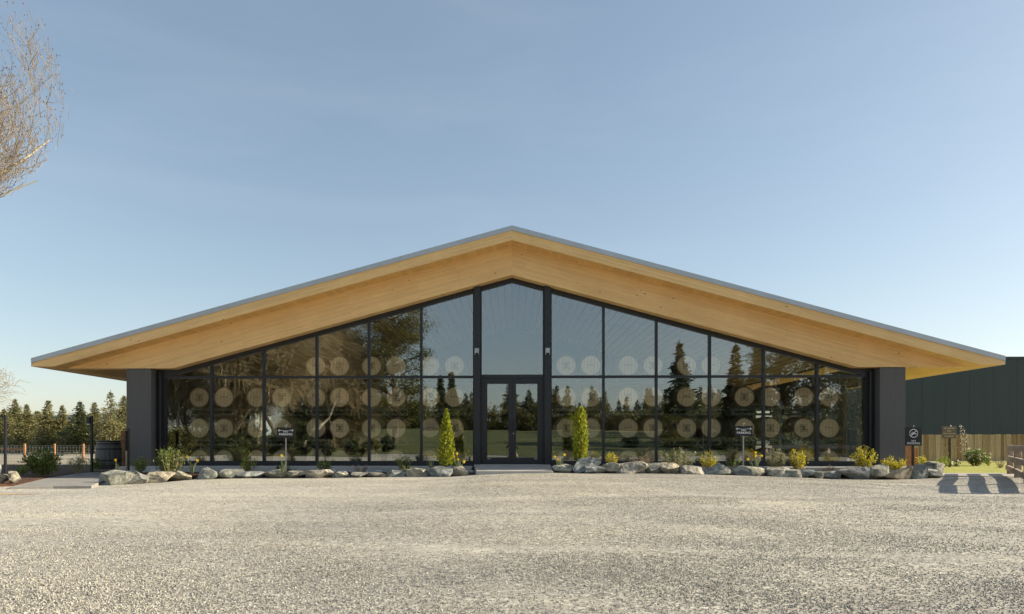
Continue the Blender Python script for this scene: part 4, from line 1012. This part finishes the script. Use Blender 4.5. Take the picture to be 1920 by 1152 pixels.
# yellow-tan building corner board behind it
y = 21.8; b = MB(); b.box(xs(226, y), xs(234, y), y, y+.12, -.1, zs(808, y)); o = b.build('fence_post', 'post_wood', bevel=.008); tag(o, 'sunlit tan timber post between the barrel and left column', 'post')
y = 20.4; t = thing('cedar_gate_post', 'orange cedar post pair behind the no smoking sign', 'post', (xs(1704.5, y), y, 0.04))
MB().box(-.065, .065, -.05, .05, 0, zs(836, y)-.04-(-0.0)).build('post', 'post_wood', t); MB().box(.155, .24, -.03, .03, 0, zs(840, y)-.04).build('post', 'post_wood', t)

# ------------------------------------------------------------------ board fence at the right
y = 30.0; zt, z0 = zs(815, y, 1800), zs(866, y, 1800); fence = thing('board_fence', 'tall tan cedar board fence in front of dark green building', 'fence', (xs(1690, y), y, z0))
x = 0; X0 = xs(1690, y); k = 0
while X0+x < 34:
    wd = random.choice((.10, .14, .15, .17, .19)); hh = zt-z0+random.uniform(-.012, .012); dy = random.choice((0, 0, .014, .022))
    b = MB(); b.box(0, wd-.008, 0, .02, .02, hh); me = b.mesh('board', 'fence_board')
    obj_from('board', me, fence, (x, dy, 0)); x += wd; k += 1
b = MB(); b.box(0, x, .045, .085, .2, .29); b.build('rail', 'post_wood', fence); b = MB(); b.box(0, x, .045, .085, .9, .99); b.build('rail', 'post_wood', fence)
for q in range(7): b = MB(); b.box(q*2.4, q*2.4+.1, .09, .19, -.2, hh-.03); b.build('post', 'post_wood', fence)
# dark soil line under fence
# split rail fence
P0 = Vector((xs(1894, 19.4), 19.4, 0)); dr = Vector((-.535, -.845, 0)); gzv = zs(889, 19.4, 1894)
rf = thing('rail_fence', 'rough grey timber rail fence entering at the right edge', 'fence', (P0.x, P0.y, gzv))
zr = [zs(p, 19.4, 1894)-gzv for p in (838.5, 857, 875)]
for si, (d0, d1) in enumerate(((0, 2.6), (2.6, 5.2), (5.2, 7.8))):
    for j, z in enumerate(zr):
        a = dr*(d0-.12); c = dr*(d1+.12); off = Vector((dr.y, -dr.x, 0))*(.055 if (j+si) % 2 else .055)
        b = MB(); b.bar(a+off+Vector((0,0,z-.03)), c+off+Vector((0,0,z-.03+random.uniform(-.03,.03))), .09, .135); o = b.build('rail', 'rail_wood', rf, bevel=.015)
for d in (0.0, 2.6, 5.2, 7.8):
    b = MB(); p = dr*d; b.bar(p+Vector((0,0,-.3)), p+Vector((0,0,zr[0]+.06)), .15, .14, up=(dr.x, dr.y, 0)); o = b.build('post', 'rail_wood', rf, bevel=.015)
# low stone wedge at the foot of the rail fence
boulder('boulder', .5, .6, .14, 901, 'rock_tan', (P0.x+.25, P0.y-.55, gzv-.02), 'pale rubble stone at the foot of the rail fence', None)

# ------------------------------------------------------------------ dark green building
y = 46.0; z_t = zs(670, y, 1890); g = thing('green_warehouse', 'large dark green metal clad building behind the board fence', 'building', (xs(1640, y), y, 0)); X0 = xs(1640, y)
pw = 43.5*y/F; k = 0
MB().box(0, 40, .08, 18, -.3, z_t-.1).build('wall', 'green_panel', g)
while k*pw < 38:
    b = MB(); b.box(k*pw+.006, (k+1)*pw-.006, 0, .078, -.2, z_t-.12)
    b.build('wall_panel', 'green_panel', g); k += 1
MB().box(-.1, 40.1, -.06, 18.1, z_t-.115, z_t+.03).build('parapet_cap', 'green_panel', g)

# ------------------------------------------------------------------ wire fence at the left
y = 43; z0 = zs(868, y, 100); zt = zs(836, y, 100); wf = thing('wire_fence', 'wire mesh field fence on orange wooden posts at far left', 'fence', (xs(100, y), y, z0))
x00 = xs(100, y)
for pxp in (-64, -9, 46, 102, 156, 212):
    x = xs(pxp, y)-x00; MB().bar((x, 0, -.1), (x, 0, zt-z0+.12), .11, .11).build('post', 'post_wood', wf)
x0, x1 = xs(-70, y)-x00, xs(230, y)-x00; b = MB(); hh = zt-z0
for z in (.1, .27, .44, .61, .78, .95, hh): b.bar((x0, -.07, z), (x1, -.07, z), .012, .012)
xx = x0
while xx < x1: b.bar((xx, -.075, .05), (xx, -.075, hh), .010, .010); xx += .2
b.build('wire_mesh', 'wire', wf)
MB().bar((xs(-9,y)-x00, -.02, .9), (xs(46,y)-x00, -.02, .85), .04, .09).build('rail', 'post_wood', wf)

# ------------------------------------------------------------------ trees
def fir_meshes(h_, r_, seed, m='fir', dens=1.0, leaf=.32, bare=.08, sparse=1.0):
    rs = np.random.RandomState(seed); segs = []; 
    prev = np.array([0, 0, -.2]); nseg = 6
    for i in range(nseg):
        z = h_*(i+1)/nseg; cur = np.array([rs.normal()*.03*r_, rs.normal()*.03*r_, z*.99]); segs.append([*prev, *cur, h_*.017*(1-i/nseg)+.015, h_*.017*(1-(i+1)/nseg)+.01]); prev = cur
    P_ = []; D_ = []; L_ = []
    z = h_*bare
    while z < h_*.985:
        u = z/h_; R = r_*(1-u)**1.0*(1.0 if u > .15 else .9)*rs.uniform(.55, 1.35)
        nb = max(4, int((5+5*(1-u))*sparse))
        for k in range(nb):
            a = rs.uniform(0, 2*pi); Rb = R*rs.uniform(.4, 1.3); drop = rs.uniform(-.05, .28)*Rb
            tip = np.array([cos(a)*Rb, sin(a)*Rb, z-drop+.1*Rb]); root = np.array([0, 0, z])
            if Rb > .35 and rs.uniform() < .5: segs.append([*root, *tip, .03*Rb/r_+.006, .006])
            nt_ = max(3, int(dens*Rb*9)); tt = rs.uniform(.2, 1, nt_)
            pp = root+(tip-root)*tt[:, None]; pp[:, 2] += .12*Rb*np.sin(tt*pi)
            spread = .13*Rb+.05; pp = pp+rs.normal(size=pp.shape)*np.array([spread, spread, spread*.4])
            dd = np.array([cos(a), sin(a), -.15])+rs.normal(size=pp.shape)*.65; dd[:, 2] = dd[:, 2]*.5-.1
            P_.append(pp); D_.append(dd); L_.append(leaf*rs.uniform(.6, 1.2, nt_))
        z += h_*.022*rs.uniform(.7, 1.5)*(1.15-.4*u)/max(dens, .5)
    P_ = np.concatenate(P_); D_ = np.concatenate(D_); L_ = np.concatenate(L_)
    top = np.stack([rs.normal(size=14)*.04, rs.normal(size=14)*.04, h_*rs.uniform(.9, 1.0, 14)], 1); P_ = np.concatenate([P_, top]); D_ = np.concatenate([D_, np.tile([[0, 0, 1.]], (14, 1))+rs.normal(size=(14, 3))*.35]); L_ = np.concatenate([L_, np.full(14, leaf*.7)])
    return seg_mesh('trunk', segs, 'bark', 5), leaf_mesh('crown', P_, D_, L_, L_*.42, m, rs)
def place_tree(name, label, cat, loc, meshes, group=None, rz=0, sc=1.0):
    t = thing(name, label, cat, loc, group, rz); obj_from('trunk', meshes[0], t, scale=(sc,)*3); obj_from('crown', meshes[1], t, scale=(sc,)*3); return t
# left background: px, top y, distance, radius factor, seed, label
LT = [(28, 748, 95, .26, 'broad fir behind bare twigs, leftmost on the skyline'),
      (50, 758, 88, .27, 'olive fir second from the left on the skyline'),
      (70, 770, 92, .3, 'shorter rounded fir between two taller ones at the far left'),
      (90, 750, 85, .24, 'tall bushy fir above the rhododendron'),
      (117, 760, 86, .23, 'slim olive fir right of the tall bushy fir'),
      (150, 752, 80, .26, 'dark symmetrical fir left of the lamp post'),
      (177, 754, 84, .24, 'mid height fir directly behind the lamp post'),
      (207, 733, 78, .23, 'tallest ragged fir with see-through crown above the upright barrel'),
      (232, 742, 82, .25, 'fir half hidden by the left column'),
      (8, 766, 90, .3, 'fir partly cut by the left picture edge'),
      (-30, 750, 95, .3, 'fir beyond the left picture edge')]
for i, (px, ty, d, rf_, lab) in enumerate(LT):
    zg = -.45; h_ = zs(ty, d, px)-zg; ms = fir_meshes(h_, h_*rf_*1.5, 40+i, 'fir_dark' if i == 5 else 'fir', 1.9 if i != 7 else 1.2, .25, .04 if i != 7 else .3, 1.35)
    t_ = place_tree('fir_tree', lab, 'tree', (xs(px, d), d, zg), ms, 'firs beyond the field at the left', rz=random.uniform(0, 6))

def bare_tree(h_, seed, levels=5, spread=.55, r0=.16, up=.35, droop=0, dens=4, bark='bark', twig='twig', buds=0, min_r=.006, lean=(0, 0), wobble=.16, base_frac=.3, twig_len=1.0, split=1.0, last_keep=1.0):
    rs = np.random.RandomState(seed); rs2 = np.random.RandomState(seed+1); fat = []; thin = []; tips = []
    def grow(p, d, L, r, lev):
        drop_it = lev == levels and last_keep < 1 and rs2.uniform() > last_keep
        n = 5 if lev < levels else 4; cur = p.copy(); dd = d.copy()
        for i in range(n):
            dd = dd+rs.normal(size=3)*wobble; 
            dd[2] += (up if lev > 0 else .1)*.35*(1 if lev < levels-1 else 1.0)-droop*(.35 if lev >= levels-1 else 0)
            dd /= np.linalg.norm(dd); nx = cur+dd*L/n; ra = r*(1-.55*i/n); rb = r*(1-.55*(i+1)/n)
            if not drop_it: (fat if ra > .02 else thin).append([*cur, *nx, max(ra, min_r), max(rb, min_r)])
            if lev < levels and (i >= (2 if lev == 0 else 0)):
                nb = max(1, int(round(dens*split*(1.0 if lev else .9)*rs.uniform(.4, 1.1)/ (1.6 if lev >= 2 else 1.5))))
                for k in range(nb):
                    s = rs.normal(size=3); s -= dd*s.dot(dd); s /= np.linalg.norm(s); nd = dd*(1-spread*.5)+s*spread*rs.uniform(.8, 1.3); nd /= np.linalg.norm(nd)
                    grow(nx, nd, L*rs.uniform(.5, .72)*(twig_len if lev >= levels-2 else 1), rb*.55, lev+1)
            cur = nx
        if not drop_it: tips.append((cur, dd))
    grow(np.array([0., 0, -.2]), np.array([lean[0], lean[1], 1.0]), h_*.55, r0, 0)
    return fat, thin, tips
def bare_thing(name, label, loc, seed, group=None, bark='bark', twig='twig', bud=False, env=None, **kw):
    fat, thin, tips = bare_tree(seed=seed, **kw)
    if env:
        c_, r_ = np.array(env[0]), np.array(env[1]); ins = lambda q, k: (((np.array(q)-c_)/r_)**2).sum() < k
        rs = np.random.RandomState(3); thin = [q for q in thin if ins(q[3:6], rs.uniform(.8, 1.06)) or q[5] < 6.5 and abs(q[3]) < 1]; tips = [q for q in tips if ins(q[0], 1.0)]
    t = thing(name, label, 'tree', loc, group)
    obj_from('trunk', seg_mesh('trunk', fat, bark, 7), t); obj_from('branches', seg_mesh('branches', thin, twig, 3), t)
    if bud:
        rs = np.random.RandomState(seed); tp = np.array([a for a, b_ in tips]); tp = np.repeat(tp, 2, 0)+rs.normal(size=(len(tp)*2, 3))*.035
        d = np.tile([[0, 0, -1.]], (len(tp), 1))+rs.normal(size=(len(tp), 3))*.5; obj_from('catkins', leaf_mesh('catkins', tp, d, .075, .03, 'bud', rs), t)
    a_ = np.array([q for q, _ in tips]); return len(fat), len(thin), a_.min(0)+np.array(loc), a_.max(0)+np.array(loc)
print('treeA', bare_thing('bare_tree', 'tall leafless tree with hanging catkins, branches entering upper left', (-19.95, 21, -.35), 12, bark='bark_pale', twig='twig_light', bud=True, env=((0, 0, 13.9), (5.1, 5.2, 5.2)), h_=16.8, levels=5, spread=.62, r0=.26, up=.42, dens=3.4, min_r=.0068, wobble=.13, last_keep=.24))
print('treeB', bare_thing('bare_tree', 'small leafless tree at the left edge above the black post', (xs(-70, 24), 24, -.1), 9, twig='twig', h_=4.6, levels=4, spread=.7, r0=.08, up=.1, dens=3, min_r=.005))

# ------------------------------------------------------------------ the grounds behind the camera (seen in the glass)
DV = 2*19.72
def behind(px, L):       # point whose mirror image in the glass shows at px
    return xs(px, DV+L), -L
def rear_z(x, y): return float(rear_rise(y)+.0)
def h_behind(px, py, L): return zs(py, DV+L, px)
def clump_tree(name, label, px, L, topy, wpx, seed, m, trunk_r=.3, leaf=.28, n=9000, base=.25, bark='bark', group=None, clumps=34, flat=.55, cat='tree', at=None):
    if at: x, y, zg = at; h_ = topy; w_ = wpx
    else: x, y = behind(px, L); zg = rear_z(x, y); h_ = h_behind(px, topy, L)-zg; w_ = wpx*(DV+L)/F
    rs = np.random.RandomState(seed); t = thing(name, label, cat, (x, y, zg-.05), group)
    segs = []; cur = np.array([0, 0, -.3]); 
    for i in range(6):
        nx = np.array([rs.normal()*.12, rs.normal()*.12, h_*.85*(i+1)/6]); segs.append([*cur, *nx, trunk_r*(1-i/7), trunk_r*(1-(i+1)/7)]); cur = nx
    P_ = []
    for k in range(clumps):
        u = rs.uniform(base, 1); a = rs.uniform(0, 2*pi); R = w_/2*sqrt(max(.02, 1-((u-.45)/.62)**2))*rs.uniform(.3, 1); c = np.array([cos(a)*R, sin(a)*R, h_*u*.95])
        root = np.array([0, 0, max(.1*h_, c[2]-R*rs.uniform(.3, .7))]); mid = (root+c)/2+np.array([0, 0, .1*R]); segs += [[*root, *mid, trunk_r*.3, trunk_r*.18], [*mid, *c, trunk_r*.18, .02]]
        rc = w_*rs.uniform(.09, .17); m_ = n//clumps; q = rs.normal(size=(m_, 3))*np.array([rc, rc, rc*flat])*.7; P_.append(c+q)
    P_ = np.concatenate(P_); P_[:, 2] = np.maximum(P_[:, 2], .05); D_ = rs.normal(size=P_.shape); L_ = leaf*rs.uniform(.6, 1.3, len(P_))
    obj_from('trunk', seg_mesh('trunk', segs, bark, 6), t); obj_from('crown', leaf_mesh('crown', P_, D_, L_, L_*.42, m, rs), t); return t
for i in range(20):
    px = -70+16.5*i+random.uniform(-6, 6); d = 100+random.uniform(-6, 14); h_ = zs(random.choice((775, 784, 792, 802)), d, px)+.45; loc = (xs(px, d), d, -.45)
    if i % 2: ms = fir_meshes(h_, h_*.36, 80+i, 'fir', 1.1, .4, .02, 1.2); place_tree('fir_tree', 'lower fir filling the tree line behind the field at left', 'tree', loc, ms, 'lower firs in the left tree line')
    else: clump_tree('broadleaf_tree', 'olive broadleaf tree between firs in the left tree line', 0, 0, h_*.82, h_*random.uniform(.8, 1.2), 700+i, 'willow' if i % 4 else 'olive', .12, .3, 3400, .05, clumps=26, group='broadleaf trees in the left tree line', at=loc)
GR = 'trees behind the camera mirrored in the glass'
firs = [fir_meshes(12, 12*f*1.25, 200+i, 'fir_dark' if i % 2 else 'fir', 1.1, .5, .03, 1.3) for i, f in enumerate((.24, .3, .2, .34, .27, .22))]
prof_x = [560, 640, 700, 790, 830, 860, 900, 960, 1040, 1070, 1120, 1170, 1200, 1230, 1270, 1330, 1400, 1480, 1620]
prof_y = [735, 730, 730, 735, 728, 735, 722, 726, 716, 708, 722, 712, 728, 735, 728, 720, 712, 708, 712]
for i in range(64):
    px = 540+i*17.6+random.uniform(-8, 8); L = random.uniform(66, 82); x, y = behind(px, L); zg = rear_z(x, y)
    top = h_behind(px, np.interp(px, prof_x, prof_y)+random.choice((-6, 0, 6, 14, 30))+random.uniform(-4, 10), L); sc = max(.4, (top-zg)/12)
    place_tree('fir_tree', 'dark conifer in the tree line mirrored in the glass front', 'tree', (x, y, zg-.1), firs[i % 6], GR, random.uniform(0, 6), sc)
for px, ty, L, rf_, lab in ((1276, 638, 45, .20, 'tall narrow fir mirrored in the third window right of doors'),
                            (1378, 640, 40, .17, 'narrow pointed fir mirrored in the fourth window right of doors'),
                            (1419, 645, 36, .24, 'bushy fir mirrored beside the fifth mullion right of doors'),
                            (847, 698, 60, .17, 'narrow fir mirrored directly above the pointed golden conifer'),
                            (826, 706, 64, .10, 'thin spire fir mirrored left of the doors')):
    x, y = behind(px, L); zg = rear_z(x, y); h_ = h_behind(px, ty, L)-zg; ms = fir_meshes(h_, h_*rf_, int(px), 'fir_dark', 1.5, .5, .06, 1.3)
    place_tree('fir_tree', lab, 'tree', (x, y, zg-.1), ms)
clump_tree('pine_tree', 'great spreading pine mirrored left of the doors, right hand one', 735, 25, 545, 150, 301, 'olive', .33, .2, 30000, .20, clumps=80)
clump_tree('pine_tree', 'great spreading pine mirrored left of the doors, left hand one', 650, 27, 575, 130, 302, 'olive', .3, .22, 26000, .12, clumps=70)
clump_tree('evergreen_tree', 'dense dark evergreen mirrored in the fifth window right of doors', 1465, 26, 590, 110, 303, 'fir_dark', .3, .26, 14000, .05, clumps=60)
clump_tree('evergreen_tree', 'dense dark evergreen mirrored in the last but one window', 1535, 24, 610, 100, 304, 'fir_dark', .3, .26, 14000, .03, clumps=60)
clump_tree('weeping_tree', 'hazy olive weeping tree mirrored in the rightmost window', 1605, 18, 600, 95, 305, 'willow', .28, .22, 17000, .02, clumps=60, flat=1.6)
clump_tree('evergreen_tree', 'dark low evergreen mirrored behind the leftmost stacks', 345, 30, 670, 110, 306, 'fir_dark', .25, .25, 9000, .02, clumps=40)
clump_tree('evergreen_tree', 'dark evergreen mirrored behind the willows left of centre', 585, 34, 660, 90, 307, 'fir_dark', .25, .25, 10000, .02, clumps=44)
clump_tree('evergreen_tree', 'dark evergreen mirrored behind the willows in the second window', 450, 38, 650, 120, 308, 'fir_dark', .25, .28, 10000, .02, clumps=44)
for j, (px, ty, w_) in enumerate(((610, 785, 70), (660, 775, 70), (710, 780, 70), (760, 770, 70), (805, 778, 60), (850, 765, 60), (890, 758, 60), (925, 770, 60), (965, 762, 60), (1005, 755, 60), (1050, 768, 60), (1095, 760, 70), (1140, 755, 70), (1190, 768, 70), (1240, 760, 70), (1290, 770, 70), (1340, 770, 90))):
    clump_tree('understory_shrub', 'olive thicket at the edge of the mirrored lawn', px, 60, ty, w_, 330+j, 'olive' if j % 2 else 'willow', .08, .3, 2600, .02, clumps=16, group='thickets edging the mirrored lawn', cat='shrub')
for j, (px, L, ty, bk, lab) in enumerate(((338, 14, 600, 'bark_pale', 'bare willow with pale trunk mirrored in the leftmost window'),
        (438, 17, 600, 'bark', 'bare willow mirrored in the second window from the left'),
        (480, 15, 590, 'bark_pale', 'bare willow mirrored beside the second mullion from the left'),
        (535, 16, 570, 'bark', 'bare willow with thick twig curtain mirrored in third window'),
        (570, 19, 560, 'bark_pale', 'bare willow mirrored beside the third mullion from the left'),
        (395, 22, 600, 'bark', 'bare willow mirrored beside the first mullion from the left'))):
    x, y = behind(px, L); zg = rear_z(x, y); h_ = h_behind(px, ty, L)-zg
    print(bare_thing('bare_willow', lab, (x, y, zg-.05), 60+j, bark=bk, twig='twig', h_=h_, levels=4, spread=.55, r0=.17 if j else .13, up=.15, droop=.5, dens=5.4, min_r=.013, wobble=.15, twig_len=1.25))
for j, (px, L, ty, w_) in enumerate(((330, 8, 800, 60), (375, 12, 790, 60), (430, 9, 815, 60), (480, 13, 805, 60), (530, 10, 800, 50), (575, 9, 790, 50), (1260, 30, 780, 70), (1320, 28, 770, 80), (1385, 26, 765, 80), (1440, 20, 780, 70), (1495, 16, 790, 70), (1545, 14, 790, 70), (1600, 12, 800, 70), (1350, 18, 820, 90), (1430, 14, 822, 90), (1270, 22, 822, 60), (608, 9, 824, 30), (655, 11, 822, 26), (690, 8, 826, 30), (722, 12, 818, 22), (1185, 24, 815, 30), (400, 18, 800, 70), (550, 20, 790, 70))):
    clump_tree('hedge_bush', 'dark bush at the side of the mirrored grounds', px, L, ty, w_, 360+j, 'olive' if j % 3 == 0 else 'fir_dark', .05, .16, 3600, .02, clumps=20, group='dark bushes at the sides of the mirrored grounds', cat='shrub')
# house mirrored left
x, y = behind(465, 42); zg = rear_z(x, y); t = thing('farm_house', 'small pale blue house mirrored between willows in the second window', 'house', (x, y, zg-.3))
MB().prism([(-1.9,0),(1.9,0),(1.9,3.1),(0,4.4),(-1.9,3.1)], -3, 3).build('wall', 'house_wall', t); fix_normals(t.children[0])
for s in (-1, 1):
    o = MB().prism([(0,4.5),(s*2.3,2.95),(s*2.3,3.07),(0,4.62)], -3.3, 3.3).build('roof', 'house_roof', t); fix_normals(o)
for wx in (-1.0, .9):
    for wz in (.9, 2.1):
        o = MB().box(wx-.42, wx+.42, 3.001, 3.05, wz, wz+.8).build('window', 'white_paint', t); MB().box(wx-.36, wx+.36, 3.051, 3.06, wz+.06, wz+.74).build('pane', 'dark_glass', o)

# ------------------------------------------------------------------ photographer crouching behind the camera
def person():
    t = thing('person', 'crouching person in dark jacket and tan trousers holding a camera, mirrored in doors', 'person', (0.0, -0.72, gz(0., 0.)))
    J = [((0, 0, .30), .155), ((0, .04, .48), .15), ((0, .08, .68), .165), ((0, .10, .80), .07), ((0, .13, .86), .055), ((0, .15, .97), .105), ((0, .155, 1.05), .09),
         ((-.17, .09, .73), .065), ((-.30, .20, .58), .052), ((-.14, .36, .78), .036), ((-.08, .41, .86), .034),
         ((.17, .09, .73), .065), ((.30, .20, .58), .052), ((.14, .36, .78), .036), ((.08, .41, .86), .034),
         ((-.12, .02, .28), .10), ((-.22, .40, .40), .075), ((-.20, .14, .09), .048), ((-.20, .34, .04), .04),
         ((.12, .02, .28), .10), ((.20, .34, .13), .075), ((.18, -.06, .07), .048), ((.18, -.14, .05), .04)]
    E = [(0,1),(1,2),(2,3),(3,4),(4,5),(5,6),(2,7),(7,8),(8,9),(9,10),(2,11),(11,12),(12,13),(13,14),(0,15),(15,16),(16,17),(17,18),(0,19),(19,20),(20,21),(21,22)]
    me = bpy.data.meshes.new('body'); me.from_pydata([j[0] for j in J], E, []); o = obj_from('body', me, t)
    sk = o.modifiers.new('skin', 'SKIN'); sk.use_smooth_shade = True
    for i, (p, r) in enumerate(J): me.skin_vertices[0].data[i].radius = (r, r)
    me.skin_vertices[0].data[0].use_root = True
    o.modifiers.new('sub', 'SUBSURF').levels = 2; o.modifiers['sub'].render_levels = 2
    # cloth and skin colour by height on the body
    m, tt, b = mat('clothed body'); sp = N(tt, 'SeparateXYZ'); tt.links.new(coords(tt), sp.inputs[0])
    r = ramp(tt, [(0, (0.04,0.03,0.025)), (.085, (.42,.31,.19)), (.41, (0.03,.032,.035)), (.80, (.55,.33,.23))], 'CONSTANT'); tt.links.new(sp.outputs[2], r.inputs[0]); tt.links.new(r.outputs[0], b.inputs['Base Color']); b.inputs['Roughness'].default_value = .8
    me.materials.append(m)
    b = MB(); b.lathe([(.0, .0), (.09, .01), (.118, .05), (.11, .10), (.06, .135), (0.001, .14)], 16); b.build('hair', 'hair', t, smooth=True, loc=(0, .135, .985))
    for s in (-1, 1):       # hands wrapped round the camera
        for k in range(4):
            b = MB(); z = .90-.02*k; p = [(s*.075, .40, z-.02), (s*.085, .445, z-.016), (s*.065, .47, z-.014), (s*.045, .475, z-.014)]
            for a, c in zip(p[:-1], p[1:]): b.tube(a, c, .0095, .009, 8)
            b.build('finger', 'skin', t, smooth=True)
        b = MB(); b.tube((s*.07, .395, .86), (s*.045, .385, .885), .011, .010, 8); b.tube((s*.045, .385, .885), (s*.02, .39, .90), .010, .009, 8); b.build('thumb', 'skin', t, smooth=True)
    c = thing('photo_camera', 'black camera held up by the crouching person', 'camera', (0, -0.72+.43, gz(0., 0.)+.88))
    MB().box(-.065, .065, -.02, .03, -.04, .045).build('body', 'black_metal', c, bevel=.008); MB().tube((0, .03, 0), (0, .10, 0), .032, .034, 18).build('lens', 'black_metal', c); MB().box(-.025, .025, -.015, .025, .046, .066).build('viewfinder', 'black_metal', c)
person()
print('objects', len(bpy.data.objects), 'tris', sum(len(m.polygons) for m in bpy.data.meshes))
